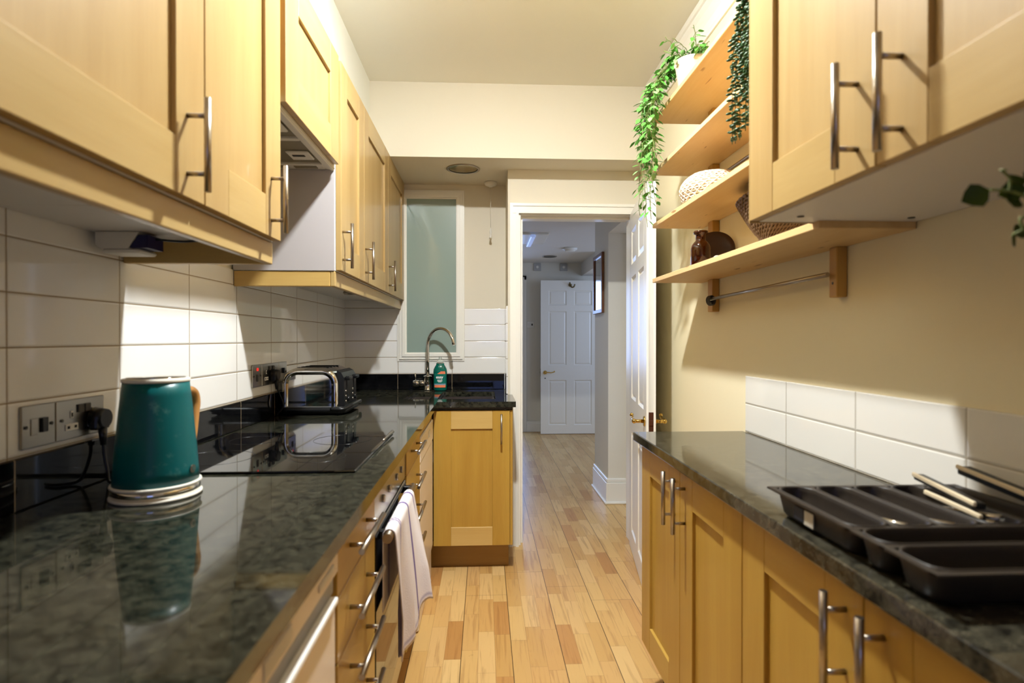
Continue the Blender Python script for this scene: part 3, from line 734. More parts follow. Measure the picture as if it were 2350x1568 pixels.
# ------------------------------------------------------------------ plants
def leaf(b, base, d, up, L, W, mi=0, curl=.15):
    base, d = Vector(base), Vector(d).normalized(); s = d.cross(Vector(up)); s = s.normalized() if s.length > .01 else d.orthogonal().normalized(); n = s.cross(d)
    mid, l, r = [], [], []
    for k, (t_, w_) in enumerate(((0, 0), (.2, .7), (.45, 1), (.75, .62), (1, 0))):
        p = base+d*L*t_-n*curl*L*t_*t_
        mid.append(p-n*W*.12*w_); l.append(p+s*W*.5*w_); r.append(p-s*W*.5*w_)
    V = lambda p: b.verts.new(p)
    m = [V(p) for p in mid]; lv = [V(p) for p in l[1:4]]; rv = [V(p) for p in r[1:4]]
    F = [(m[0], lv[0], m[1]), (m[1], lv[0], lv[1], m[2]), (m[2], lv[1], lv[2], m[3]), (m[3], lv[2], m[4]), (m[0], m[1], rv[0]), (m[1], m[2], rv[1], rv[0]), (m[2], m[3], rv[2], rv[1]), (m[3], m[4], rv[2])]
    for f in F: q = b.faces.new(f); q.material_index = mi; q.smooth = True
rnd = random.Random(3)
zt = zsh[0]+.018
PX, PY = .79, 2.13
t = thing('trailing_plant', 'bright green trailing vine in a blush pot on the far end of the top shelf', 'plant', (PX, PY, zt))
b = BM(); lathe(b, (PX, PY, zt+.0005), [(0, 0), (.045, 0), (.052, .01), (.064, .085), (.069, .09), (.069, .104), (.062, .104), (.058, .09), (0, .088)], 32); obj('pot', b, M['cream'], t)
bs, bl = BM(), BM()
def vine(path, n, L, jit=.012):
    P = spline(path, 6)
    P = [p+Vector((rnd.uniform(-1, 1), rnd.uniform(-1, 1), 0))*jit*.35 for p in P]
    tube(bs, P, .0012, 5)
    for k in range(n):
        i = min(len(P)-2, int((k+rnd.random())/n*(len(P)-1))); p = P[i]
        a = rnd.uniform(0, 2*PI); d = Vector((math.cos(a), math.sin(a), rnd.uniform(-.8, .35)))
        st_ = p+d*L*.35; tube(bs, [p, st_], .0007, 4)
        leaf(bl, st_, d+Vector((0, 0, -.35)), (rnd.uniform(-.4,.4), rnd.uniform(-.6,0), 1), L*rnd.uniform(.75, 1.15), L*rnd.uniform(.42, .6), rnd.choice((0, 0, 0, 1)))
top = (PX, PY, zt+.09)
ends = []
for k in range(15):
    x = .672+rnd.uniform(-.028, .03); y = 2.30+rnd.uniform(-.12, .07); 
    zend = (1.98, 2.02, 1.86, 1.92, 1.78, 2.06, 1.83, 1.95, 2.0, 1.74, 1.9, 2.05, 1.97, 1.88, 2.03)[k]
    vine([top, (PX-.05+rnd.uniform(-.02,.02), PY+.04+rnd.uniform(-.03,.03), zt+.115+rnd.uniform(0,.03)), (x+.02, y-.02, zt+.07), (x, y, zt-.02), (x-.004, y+.005, (zt+zend)/2), (x+rnd.uniform(-.02,.02), y+.01, zend)], int(24*(2.34-zend)/.35)+8, .036)
for k, (dx, dy, ze) in enumerate(((-.005, 0, 1.71), (.004, .01, 1.78), (-.02, .01, 1.76), (.012, -.02, 1.80))):
    vine([top, (PX-.05, PY+.06, zt+.10), (.675+dx, 2.31+dy, zt+.03), (.672+dx, 2.32+dy, 2.05), (.672+dx*1.5, 2.33+dy, 1.9), (.682+dx*2, 2.33+dy, ze)], 30, .030)
for k in range(16):
    a = rnd.uniform(0, 2*PI); vine([top, (PX+.05*math.cos(a), PY+.05*math.sin(a), zt+.14), (PX+.10*math.cos(a)-.02, PY+.10*math.sin(a), zt+.12+rnd.uniform(-.02, .07))], 11, .030)
obj('stems', bs, M['stem'], t); obj('foliage', bl, [M['leaf'], M['leaf2']], t)
# string succulent
t = thing('trailing_succulent', 'dark green beaded succulent strands hanging in front of the shelves beside the right cupboard', 'plant', (.80, 1.42, zt))
b = BM(); lathe(b, (.80, 1.42, zt+.0005), [(0, 0), (.045, 0), (.06, .08), (.062, .09), (.056, .09), (0, .08)], 28); obj('pot', b, M['cream'], t)
bs, bl = BM(), BM()
for k in range(9):
    x = .692+rnd.uniform(-.008, .008); y = 1.555-.020*k+rnd.uniform(-.006, .006); ze = (1.80, 1.785, 1.79, 1.90, 1.80, 1.82, 1.78, 1.85, 1.8)[k] if k != 0 else 1.79
    P = spline([(.80, 1.42, zt+.085), (.75, 1.42+(y-1.42)*.2, zt+.11), (x+.008, 1.40+(y-1.40)*.35, zt+.05), (x+.003, 1.40+(y-1.40)*.6, zt-.03), (x-.002, 1.40+(y-1.40)*.9, 2.02), (x+rnd.uniform(-.004, .004), y, ze)], 14)
    tube(bs, P, .0011, 5)
    for i in range(8, len(P)-1):
        if rnd.random() < .12: continue
        p = P[i]; a = rnd.uniform(0, 2*PI)
        for q in (0, PI):
            d = Vector((math.cos(a+q), math.sin(a+q), -.25)); t2 = bmesh.new(); bmesh.ops.create_uvsphere(t2, u_segments=6, v_segments=6, radius=.0048)
            for f in t2.faces: f.smooth = True
            merge(bl, t2, Matrix.Translation(p+d*.009) @ d.to_track_quat('Z', 'Y').to_matrix().to_4x4() @ Matrix.Diagonal((1.15, .8, 1.9, 1)))
obj('stems', bs, M['leafd'], t); obj('beads', bl, M['leafd'], t)
# dark plant close to the camera, standing on the right worktop out of frame
t = thing('potted_plant', 'dark green leafy plant reaching in from the right picture edge under the wall cupboard', 'plant', (.80, .42, WT))
b = BM(); lathe(b, (.80, .42, WT+.001), [(0, 0), (.05, 0), (.062, .02), (.07, .13), (.073, .14), (.066, .14), (.06, .12), (0, .115)], 28); obj('pot', b, M['cream'], t)
bs, bl = BM(), BM()
def pxp(px, py, Y):
    th = math.radians(2.763); u = (px-1175)/1305.6; k = (math.cos(th)-u*math.sin(th)); X = Y*(math.sin(th)+u*math.cos(th))/k
    D = Y/k if False else (X*math.sin(th)+Y*math.cos(th)); return Vector((X, Y, 1.25-(py-777)/1305.6*D))
for tip, base, W in (((2208, 462), (2270, 436), .030), ((2288, 388), (2310, 392), .010), ((2292, 448), (2352, 428), .026), ((2318, 400), (2350, 425), .02), ((2350, 470), (2300, 445), .022), ((2332, 566), (2322, 535), .016), ((2360, 520), (2326, 540), .02), ((2400, 470), (2340, 440), .03), ((2380, 400), (2360, 430), .03)):
    Y = .62; a, c = pxp(*base, Y), pxp(*tip, Y+.01); d = c-a
    leaf(bl, a, d, (.1, -1, .3), d.length*1.05, W, 0, .05)
J = pxp(2315, 440, .62)
for path in ([(.80, .42, 1.03), (.78, .48, 1.25), pxp(2420, 470, .60), pxp(2350, 450, .61), J, pxp(2270, 436, .62)], [J, pxp(2315, 410, .62), pxp(2295, 390, .62)], [(.80, .42, 1.03), (.80, .5, 1.2), pxp(2400, 520, .6), pxp(2345, 530, .61), pxp(2322, 540, .62)]):
    tube(bs, spline(path, 8), .0016, 6)
for k in range(40):
    a = rnd.uniform(0, 2*PI); h = rnd.uniform(.08, .34); r0 = .05+h*.12
    p = Vector((.81+r0*math.cos(a)*.6, .36+r0*math.sin(a), WT+.11+h*.8)); tube(bs, [(.80, .42, WT+.11), ((.80+p.x)/2, (.42+p.y)/2, WT+.11+h*.5), p], .0014, 5)
    leaf(bl, p, (math.cos(a)*.5, math.sin(a)-.4, rnd.uniform(-.2, .6)), (0, 0, 1), .05, .032)
obj('stems', bs, M['stem'], t); obj('foliage', bl, M['leafn'], t)

# ------------------------------------------------------------------ things on the shelves
def woven(b, c, prof, rope, n_v=28, step=2, seg=40, mi=0, tilt=.35):
    # horizontal coils following a profile plus crossing strands
    for k, (r, z) in enumerate(prof):
        tube(b, [(c[0]+(r+(rope*.35 if i % 2 else -rope*.2))*math.cos(2*PI*(i+.5*(k % 2))/seg), c[1]+(r+(rope*.35 if i % 2 else -rope*.2))*math.sin(2*PI*(i+.5*(k % 2))/seg), c[2]+z) for i in range(seg)], rope, 6, mi, closed=True)
    for sgn in (-1, 1):
        for i in range(n_v):
            a0 = 2*PI*i/n_v
            pts = [(c[0]+(r+rope*.9)*math.cos(a0+sgn*tilt*k/len(prof)*2.2), c[1]+(r+rope*.9)*math.sin(a0+sgn*tilt*k/len(prof)*2.2), c[2]+z) for k, (r, z) in enumerate(prof)]
            tube(b, pts, rope*.62, 5, mi)
z3 = zsh[2]+.018; z4 = zsh[3]+.018
t = thing('rattan_basket', 'pale open-weave rattan basket on the second lowest shelf', 'basket', (.832, 2.06, z3))
b = BM(); prof = [(.112*math.sin(math.acos(min(1, (h-.04)/.075))) if h > .04 else .098+.014*h/.04, h) for h in [.004+.0085*k for k in range(12)]]
prof = [(max(r, .02), z) for r, z in prof]
woven(b, (.826, 2.03, z3+.0), prof, .0036, 26, tilt=.5); obj('weave', b, M['wicker'], t)
b = BM(); lathe(b, (.826, 2.03, z3+.0005), [(0, 0)]+[(max(.004, r-.006), z) for r, z in prof]+[(0, prof[-1][1])], 36); obj('liner', b, M['wickerg'], t)
bc = (.858, 1.62)
t = thing('wicker_bowl', 'dark brown twisted-rope oval bowl on the lowest shelf behind the right cupboard corner', 'bowl', (*bc, z4))
N_ = 17; prof = []
for k in range(N_):
    h = k/(N_-1); z = .004+.168*h
    if h < .22: rx = .056-.010*math.sin(PI*h/.22*.5); ry = rx*1.1
    else: q = (h-.22)/.78; rx = .046+.030*q**.6; ry = .052+.165*q**.8
    prof.append((rx, ry, z))
b = BM(); rope = .0056
for k, (rx, ry, z) in enumerate(prof):
    tube(b, [(bc[0]+(rx+(.0022 if i % 2 else -.0012))*math.cos(2*PI*(i+.5*(k % 2))/64), bc[1]+(ry+(.0022 if i % 2 else -.0012))*math.sin(2*PI*(i+.5*(k % 2))/64), z4+z) for i in range(64)], rope, 6, 0, closed=True)
for i in range(44):
    a0 = 2*PI*i/44
    tube(b, [(bc[0]+(rx+.005)*math.cos(a0+.06*k), bc[1]+(ry+.005)*math.sin(a0+.06*k), z4+z) for k, (rx, ry, z) in enumerate(prof)], .003, 5, 0)
obj('weave', b, M['wickerd'], t)
b = BM(); V = [[b.verts.new((bc[0]+(rx-.003)*math.cos(2*PI*i/40), bc[1]+(ry-.003)*math.sin(2*PI*i/40), z4+z-.003)) for i in range(40)] for rx, ry, z in prof[::2]]
b.faces.new(V[0])
for a, c in zip(V, V[1:]):
    for i in range(40): b.faces.new((a[i], a[(i+1) % 40], c[(i+1) % 40], c[i]))
obj('core', b, mat('dark rope core', (70,46,30), .8), t)
# amber bottle
t = thing('amber_bottle', 'small amber glass apothecary bottle on the lowest shelf', 'bottle', (.775, 2.03, z4))
b = BM(); o_ = [(0, 0), (.031, 0), (.0345, .004), (.0345, .062), (.032, .074), (.025, .084), (.0185, .090), (.0175, .096), (.0175, .112), (.0245, .115), (.0255, .120), (.0245, .125), (.018, .126)]
i_ = [(.0150, .125), (.0150, .094), (.022, .083), (.030, .070), (.0315, .06), (.0315, .007), (.028, .005), (0, .005)]
lathe(b, (.772, 2.0, z4+.0005), o_+i_, 40); obj('glass', b, M['amber'], t)
b = BM(); lathe(b, (0, 0, 0), [(0, 0), (.060, 0), (.073, .006), (.075, .010), (.073, .011), (.058, .005), (0, .005)], 48)
bmesh.ops.transform(b, matrix=Matrix.Translation((.868, 2.115, z4+.0745)) @ Vector((-.42, -.85, .28)).to_track_quat('Z', 'Y').to_matrix().to_4x4(), verts=b.verts)
single('round_plate', b, M['amberd'], 'dark brown round plate leaning behind the amber bottle', 'plate')
b = BM()
for (x, y, z, r, ry) in ((.800, 1.925, .013, .012, 0), (.823, 1.915, .010, .009, .6), (.842, 1.89, .013, .012, -.3)):
    tube(b, [(x+r*math.cos(a*PI/8)*math.cos(ry), y+r*math.cos(a*PI/8)*math.sin(ry), z4+z+.002+r*math.sin(a*PI/8)*1.0) for a in range(16)], .0022, 6, closed=True)
tube(b, [(.795, 1.925, z4+.0025), (.82, 1.915, z4+.003), (.85, 1.89, z4+.0025)], .0022, 6)
single('loop_ornament', b, M['cream'], 'small pale looped ornament beside the dark round plate', 'ornament')

# ------------------------------------------------------------------ doors
def six_panel(w, h, th):
    b = BM(); st = .105; mu = .10; pw = (w-2*st-mu)/2
    rows = [(.115, .70), (.895, 1.60), (1.675, 1.87)]
    xs = [(st, st+pw), (st+pw+mu, w-st)]
    core = .010
    box(b, 0, w, -th/2+core, th/2-core, 0, h)
    def fr(x0, x1, z0, z1):
        box(b, x0, x1, -th/2, th/2, z0, z1)
    fr(0, st, 0, h); fr(w-st, w, 0, h)
    for r0, r1 in rows: fr(st+pw, st+pw+mu, r0, r1)
    zz = [0]+[q for r in rows for q in r]+[h]
    for k in range(0, len(zz), 2): fr(st, w-st, zz[k], zz[k+1])
    for s in (-1, 1):
        for x0, x1 in xs:
            for z0, z1 in rows:
                a, c = .0, .030; y0, y1 = s*(th/2-core), s*(th/2-.003)
                o1 = [(x0+.012, z0+.012), (x1-.012, z0+.012), (x1-.012, z1-.012), (x0+.012, z1-.012)]
                o2 = [(x0+c, z0+c), (x1-c, z0+c), (x1-c, z1-c), (x0+c, z1-c)]
                A = [b.verts.new((x, y0, z)) for x, z in o1]; B = [b.verts.new((x, y1, z)) for x, z in o2]
                b.faces.new(B)
                for i in range(4): b.faces.new((A[i], A[(i+1) % 4], B[(i+1) % 4], B[i]))
                e1 = [(x0, z0), (x1, z0), (x1, z1), (x0, z1)]; E = [b.verts.new((x, s*th/2, z)) for x, z in e1]
                e2 = [(x0+.011, z0+.011), (x1-.011, z0+.011), (x1-.011, z1-.011), (x0+.011, z1-.011)]; G = [b.verts.new((x, y0, z)) for x, z in e2]
                for i in range(4): b.faces.new((E[i], E[(i+1) % 4], G[(i+1) % 4], G[i]))
    return b
def lever(w, z, th, side, back=1):
    """lever handle at x = w-.055 on face side (-1/+1)"""
    b = BM(); x = w-.058; s = side
    cyl(b, (x, s*th/2, z), (x, s*(th/2+.007), z), .026, .023, 24); cyl(b, (x, s*(th/2+.007), z), (x, s*(th/2+.05), z), .009, .0085, 16); ball(b, (x, s*(th/2+.05), z), .012)
    tube(b, spline([(x+.004, s*(th/2+.05), z), (x-.03, s*(th/2+.053), z+.004), (x-.07, s*(th/2+.052), z+.0), (x-.10, s*(th/2+.048), z+.006), (x-.115, s*(th/2+.05), z+.014)], 5), .007, 10)
    ball(b, (x-.115, s*(th/2+.05), z+.015), .010)
    return b
def place_door(name, w, h, th, hinge, ang, hz=.86, hook=False):
    """local x from hinge to free edge"""
    mt = Matrix.Translation((hinge[0], hinge[1], .006)) @ Matrix.Rotation(ang, 4, 'Z')
    b = six_panel(w, h, th); bmesh.ops.transform(b, matrix=mt, verts=b.verts)
    d = struct(name, b, M['white'])
    for s in (-1, 1):
        b = lever(w, hz, th, s); bmesh.ops.transform(b, matrix=mt, verts=b.verts); obj('door_handle', b, M['brass'], d, 'brass lever handle')
    b = BM(); box(b, w-.001, w+.0015, -.011, .011, hz-.05, hz+.05); box(b, w-.001, w+.006, -.008, .008, hz-.012, hz+.012, .001); bmesh.ops.transform(b, matrix=mt, verts=b.verts); obj('latch_plate', b, mat('brown latch', (96,58,40), .4, .6), d)
    b = BM()
    for s in (-1, 1): cyl(b, (w-.058, s*th/2, hz-.075), (w-.058, s*(th/2+.002), hz-.075), .008, seg=12)
    bmesh.ops.transform(b, matrix=mt, verts=b.verts); obj('keyhole', b, M['dark'], d)
    if hook:
        b = BM(); X = w/2; y = -th/2
        cyl(b, (X, y, 1.93), (X, y-.006, 1.93), .02, seg=16); tube(b, spline([(X, y-.004, 1.935), (X, y-.03, 1.93), (X, y-.045, 1.915), (X, y-.05, 1.935)], 5), .006, 8); tube(b, spline([(X, y-.004, 1.925), (X+.02, y-.03, 1.90), (X+.035, y-.04, 1.905), (X+.04, y-.04, 1.925)], 5), .006, 8)
        bmesh.ops.transform(b, matrix=mt, verts=b.verts); obj('coat_hook', b, M['abrass'], d)
    return d
ang = math.atan2(-.989, -.149)
d1 = place_door('door_1', .762, 1.985, .044, (.876+.022, 3.400), ang, hz=.845)
b = BM()
for z in (.25, 1.05, 1.78): cyl(b, (.893, 3.405, z-.04), (.893, 3.405, z+.04), .006, seg=10)
obj('hinge', b, M['brass'], d1)
d2 = place_door('door_2', .775, 2.0, .042, (1.505, 7.40), PI, hz=.80, hook=False)
# hook on the near face of the hall door (local +y faces the camera after the half turn)
b = BM(); X, Y, Z = 1.115, 7.379, 1.945
cyl(b, (X, Y, Z), (X, Y-.008, Z), .022, seg=16); tube(b, spline([(X, Y-.004, Z), (X-.005, Y-.035, Z+.01), (X-.012, Y-.05, Z+.03)], 5), .009, 8); tube(b, spline([(X, Y-.004, Z-.005), (X+.02, Y-.035, Z-.03), (X+.045, Y-.045, Z-.02), (X+.055, Y-.045, Z+.01)], 5), .009, 8)
obj('coat_hook', b, M['abrass'], d2)

# ------------------------------------------------------------------ ceiling and wall fittings
t = thing('ceiling_lamp', 'lit round flush ceiling light with a domed lens in the middle of the kitchen', 'lamp', (LX, LY, 2.64))
b = BM(); lathe(b, (LX, LY, ZC-.010), [(.052, .0095), (.075, .0095), (.075, .004), (.070, 0), (.054, 0), (.052, .003)], 36); obj('rim', b, M['plasticw'], t)
b = BM(); lathe(b, (LX, LY, ZC-.0102), [(0, -.015)]+[(.050*math.sin(a*PI/16), -.015*math.cos(a*PI/16)) for a in range(1, 9)]+[(.050, .009), (0, .009)], 36); obj('lens', b, M['bulb'], t)
t = thing('downlight', 'unlit round recessed downlight in the low ceiling over the sink', 'downlight', (-.127, 3.415, ZS-.012))
b = BM(); lathe(b, (-.127, 3.415, ZS-.004), [(.086, .003), (.100, .003), (.100, .0), (.092, -.003), (.086, 0)], 48); obj('rim', b, M['steel'], t)
b = BM(); lathe(b, (-.127, 3.415, ZS-.0005), [(.087, 0), (.080, -.002), (.055, -.0008), (.03, -.0018), (0, -.001)], 48); obj('reflector', b, M['foil'], t)
t = thing('pull_cord_switch', 'white ceiling pull switch with hanging cord beside the obscured window', 'switch', (.04, 3.70, 1.90))
b = BM(); lathe(b, (.04, 3.70, ZS-.032), [(0, 0), (.010, 0), (.022, .008), (.036, .012), (.040, .022), (.040, .0318), (0, .0318)], 28); obj('housing', b, M['plasticw'], t)
b = BM(); cyl(b, (.04, 3.70, 1.97), (.04, 3.70, ZS-.03), .0013, seg=6); lathe(b, (.04, 3.70, 2.135), [(0, 0), (.004, .002), (.005, .01), (.003, .02), (.005, .03), (0, .034)], 12); obj('cord', b, M['chalk'], t)
b = BM(); lathe(b, (.04, 3.70, 1.90), [(0, 0), (.009, 0), (.008, .014), (.004, .03), (.008, .034), (.006, .05), (.002, .07), (0, .072)], 16); obj('toggle', b, M['plasticw'], t)
# hall ceiling
t = thing('ceiling_hatch_light', 'white framed panel with a lit bluish tube on the hall ceiling', 'light', (.25, 5.6, ZS-.03))
b = BM(); box(b, .10, .62, 5.45, 6.0, ZS-.018, ZS-.0005, .004); obj('frame', b, M['white'], t)
b = BM(); box(b, .44, .49, 5.42, 6.02, ZS-.046, ZS-.019, .01, seg=2); obj('tube', b, M['strip'], t, 'pale blue tube')
b = BM(); lathe(b, (.955, 6.35, ZS-.038), [(0, 0), (.05, 0), (.062, .006), (.064, .015), (.082, .018), (.085, .037), (0, .037)], 32); single('smoke_alarm', b, M['plasticw'], 'round white smoke alarm on the hall ceiling', 'smoke alarm')
t = thing('downlight', 'dark round recessed downlight on the hall ceiling near the far wall', 'downlight', (.80, 7.0, ZS-.01))
b = BM(); lathe(b, (.80, 7.0, ZS-.004), [(.075, .003), (.092, .003), (.09, -.002), (.075, 0)], 32); obj('rim', b, M['steel'], t)
b = BM(); lathe(b, (.80, 7.0, ZS-.0005), [(.076, 0), (.05, -.002), (0, -.001)], 32); obj('reflector', b, mat('dark reflector', (60,54,44), .3, .6), t)
for x, lab in ((.705, 'small grey square vent high on the hall end wall, left one above the door'), (1.06, 'small grey square vent high on the hall end wall, right one above the door')):
    t = thing('wall_vent', lab, 'vent', (x, 7.59, 2.16), group=None)
    b = BM(); box(b, x-.05, x+.05, 7.585, 7.599, 2.155, 2.255, .004); obj('cover', b, mat('grey vent', (176,174,170), .5), t)
    b = BM(); cyl(b, (x, 7.585, 2.205), (x, 7.579, 2.205), .018, seg=14); obj('knob', b, M['plasticw'], t)
def plate(px, y, z, w, h, label, name='light_switch'):
    t = thing(name, label, 'switch', (px, y, z-h/2))
    b = BM(); box(b, px-w/2, px+w/2, y-.009, y-.0005, z-h/2, z+h/2, .003); p = obj('face_plate', b, M['plasticw'], t)
    b = BM(); box(b, px-.025, px+.0, y-.014, y-.009, z-.015, z+.015, .002); obj('rocker', b, M['plasticw'], t); b = BM(); box(b, px+.01, px+.03, y-.0095, y-.0085, z-.012, z+.012); obj('slot', b, M['rubber'], t)
plate(.615, 7.6, 1.435, .10, .09, 'white switch plate on the hall end wall left of the white door')
# picture on the pier
t = thing('framed_picture', 'narrow wood-framed picture with reflecting glass on the hall pier', 'picture', (HX-.02, 4.56, 1.45))
py0, py1, pz0, pz1 = 4.40, 4.755, 1.452, 1.928
b = BM()
for a in ((py0, py0+.03, pz0, pz1), (py1-.03, py1, pz0, pz1), (py0+.03, py1-.03, pz0, pz0+.03), (py0+.03, py1-.03, pz1-.03, pz1)): box(b, HX-.022, HX-.001, a[0], a[1], a[2], a[3], .003)
obj('frame', b, M['frame'], t)
b = BM(); box(b, HX-.012, HX-.006, py0+.028, py1-.028, pz0+.028, pz1-.028); obj('glass', b, M['picglass'], t)

# ------------------------------------------------------------------ sockets on left tiled wall
TX = XL+.008
def xbox(b, y0, y1, z0, z1, d0, d1, bev=.0015, mi=0): box(b, TX+d0, TX+d1, y0, y1, z0, z1, bev, mi)
def screws(par, pts):
    for y, z in pts:
        b = BM(); cyl(b, (TX+.006, y, z), (TX+.0085, y, z), .0035, seg=10); obj('screw', b, M['rubber'], par)
def gang(t, y, z, sw=True, plug=False):
    b = BM(); xbox(b, y-.004, y+.004, z+.002, z+.018, .0062, .0078, .0005); xbox(b, y-.019, y+.019, z-.024, z-.010, .0062, .0078, .0005); 
    f = obj('socket_insert', b, M['plasticw'], t)
    b = BM(); xbox(b, y-.002, y+.002, z+.005, z+.014, .0075, .0085, 0); xbox(b, y-.014, y-.007, z-.020, z-.014, .0075, .0085, 0); xbox(b, y+.007, y+.014, z-.020, z-.014, .0075, .0085, 0); obj('pin_slot', b, M['dark'], f)
def plug(y, z, endpts, label):
    t = thing('plug', label, 'plug', (TX+.03, y, z-.03))
    b = BM(); 
    tt = bmesh.new(); 
    cyl(b, (TX+.0092, y, z), (TX+.036, y, z), .026, .021, 24); box(b, TX+.009, TX+.030, y-.024, y+.024, z-.026, z+.004, .006, seg=2); cyl(b, (TX+.026, y, z-.02), (TX+.028, y, z-.062), .010, .006, 14)
    tt.free(); obj('body', b, M['black'], t)
    b = BM(); tube(b, spline([(TX+.028, y, z-.058)]+endpts, 8), .0035, 8); obj('cable', b, M['black'], t)
# near group
t = thing('cooker_switch', 'single brushed steel switch plate on the near left tiles beside the double socket', 'switch', (TX, .98, .985))
zc = 1.073
P0, P1, P2 = 1.155, 1.242, 1.388     # plate joints along the wall
P0, P1, P2 = 1.158, 1.248, 1.400
b = BM(); xbox(b, P0, P1-.002, zc-.043, zc+.043, .0005, .0062); fp = obj('face_plate', b, M['plate'], t)
b = BM(); xbox(b, P0+.048, P0+.064, zc-.015, zc+.015, .006, .011, .001); obj('rocker', b, M['black'], t); b = BM(); xbox(b, P0+.022, P0+.040, zc-.018, zc+.016, .006, .0075, .001); obj('fuse_holder', b, M['plate'], t); screws(t, [(P0+.010, zc), (P1-.013, zc)])
t = thing('double_socket', 'double brushed steel wall socket on the near left tiles behind the kettle', 'socket', (TX, 1.3, .985))
b = BM(); xbox(b, P1, P2, zc-.043, zc+.043, .0005, .0062); obj('face_plate', b, M['plate'], t)
gang(t, P1+.045, zc); gang(t, P2-.036, zc); screws(t, [(P1+.016, zc), (P2-.012, zc)])
for y in (P1+.072, P2-.058):
    b = BM(); xbox(b, y-.009, y+.009, zc+.012, zc+.030, .006, .010, .001); obj('rocker', b, M['rubber'], t)
plug(P2-.036, zc-.008, [(TX+.030, P2-.036, .98), (TX+.04, P2-.04, .94), (TX+.05, P2-.05, .921), (-.83, 1.33, .919), (-.80, 1.34, .919)], 'black plug in the near double socket behind the kettle')
# far group
Q = [2.27, 2.365, 2.555, 2.655]; zc2 = 1.10
from math import tan
t = thing('neon_switch', 'steel switch plate with red neon on the far left tiles', 'switch', (TX, 2.3, 1.05))
b = BM(); xbox(b, Q[0], Q[1]-.002, zc2-.045, zc2+.045, .0005, .0062); obj('face_plate', b, M['plate'], t)
b = BM(); xbox(b, Q[0]+.040, Q[0]+.056, zc2+.020, zc2+.032, .006, .008, .001); obj('neon', b, M['red'], t, 'glowing red neon'); b = BM(); xbox(b, Q[0]+.04, Q[0]+.055, zc2-.022, zc2+.006, .006, .009, .001); obj('rocker', b, M['rubber'], t); screws(t, [(Q[0]+.012, zc2), (Q[1]-.014, zc2)])
t = thing('double_socket', 'double steel wall socket on the far left tiles behind the toaster', 'socket', (TX, 2.45, 1.05))
b = BM(); xbox(b, Q[1], Q[2]-.002, zc2-.045, zc2+.045, .0005, .0062); obj('face_plate', b, M['plate'], t)
gang(t, Q[1]+.045, zc2); gang(t, Q[2]-.045, zc2); screws(t, [(Q[1]+.014, zc2)])
for y in (Q[1]+.08, Q[2]-.07):
    b = BM(); xbox(b, y-.009, y+.009, zc2+.016, zc2+.034, .006, .010, .001); obj('rocker', b, M['rubber'], t)
t = thing('light_switch', 'small steel switch plate at the far end of the toaster sockets', 'switch', (TX, 2.6, 1.05))
b = BM(); xbox(b, Q[2], Q[3], zc2-.045, zc2+.045, .0005, .0062); obj('face_plate', b, M['plate'], t); b = BM(); xbox(b, Q[2]+.045, Q[2]+.062, zc2-.005, zc2+.018, .006, .012, .001); obj('rocker', b, M['black'], t); screws(t, [(Q[3]-.012, zc2), (Q[2]+.014, zc2)])
plug(Q[1]+.105, zc2-.005, [(TX+.034, Q[1]+.11, 1.02), (TX+.045, Q[1]+.13, .96), (TX+.026, 2.495, .93), (TX+.020, 2.500, .921)], 'black plug in the far double socket with cable running to the toaster')

# ------------------------------------------------------------------ kettle
KX, KY = -.700, 1.250
t = thing('kettle', 'teal cordless kettle with chrome base band and wooden handle on the left worktop', 'kettle', (KX, KY, WT))
z = WT+.0005
b = BM(); lathe(b, (KX, KY, z), [(0, 0), (.083, 0), (.0865, .002), (.0865, .005), (.083, .007), (0, .007)], 56); obj('power_base', b, M['chalk'], t)
b = BM(); lathe(b, (KX, KY, z+.007), [(0, 0), (.083, 0), (.082, .018), (0, .018)], 56); obj('base_band', b, M['chrome'], t)
b = BM(); lathe(b, (KX, KY, z+.025), [(0, 0), (.083, 0), (.0855, .002), (.0845, .005), (.081, .006), (0, .006)], 56); obj('lower_ring', b, M['chalk'], t)
b = BM(); pr = [(0, 0), (.0805, 0)]+[(.0805-.0185*(k/8)**.95+.0015*math.sin(PI*k/8), .211*k/8) for k in range(1, 9)]+[(0, .211)]
lathe(b, (KX, KY, z+.031), pr, 64)
kt = M['teal']; k_ = NT(kt); ge = k_.n('ShaderNodeNewGeometry'); no = k_.n('ShaderNodeTexNoise'); no.inputs['Scale'].default_value = 22; no.inputs['Detail'].default_value = 7; no.inputs['Roughness'].default_value = .7; k_.l(ge.outputs['Position'], no.inputs['Vector'])
rr = k_.ramp(no.outputs['Fac'], [(.60, (0,0,0,1)), (.78, (1,1,1,1))]); k_.l(k_.mix(k_.math('MULTIPLY', rr, .30), lin(0,88,90), lin(150,190,180)), kt.node_tree.nodes['Principled BSDF'].inputs['Base Color'])
bd = obj('body', b, M['teal'], t)
b = BM(); lathe(b, (KX, KY, z+.242), [(0, 0), (.0625, 0), (.0635, .002), (.0635, .007), (.061, .008), (0, .008)], 56); obj('rim_ring', b, M['chalk'], t)
b = BM(); lathe(b, (KX, KY, z+.250), [(0, 0), (.056, 0), (.054, .003), (0, .004)], 40); obj('lid', b, M['chrome'], t)
b = BM(); hd = Vector((.14, .99, 0)).normalized()
c0 = Vector((KX, KY, z)); HP = [c0+hd*.056+Vector((0,0,.212)), c0+hd*.095+Vector((0,0,.216)), c0+hd*.122+Vector((0,0,.208)), c0+hd*.130+Vector((0,0,.186)), c0+hd*.126+Vector((0,0,.16)), c0+hd*.116+Vector((0,0,.105)), c0+hd*.104+Vector((0,0,.075))]
P = spline(HP, 6); tube(b, P, .010, 14, radii=[.010]*len(P)); obj('handle', b, M['handlewood'], t)
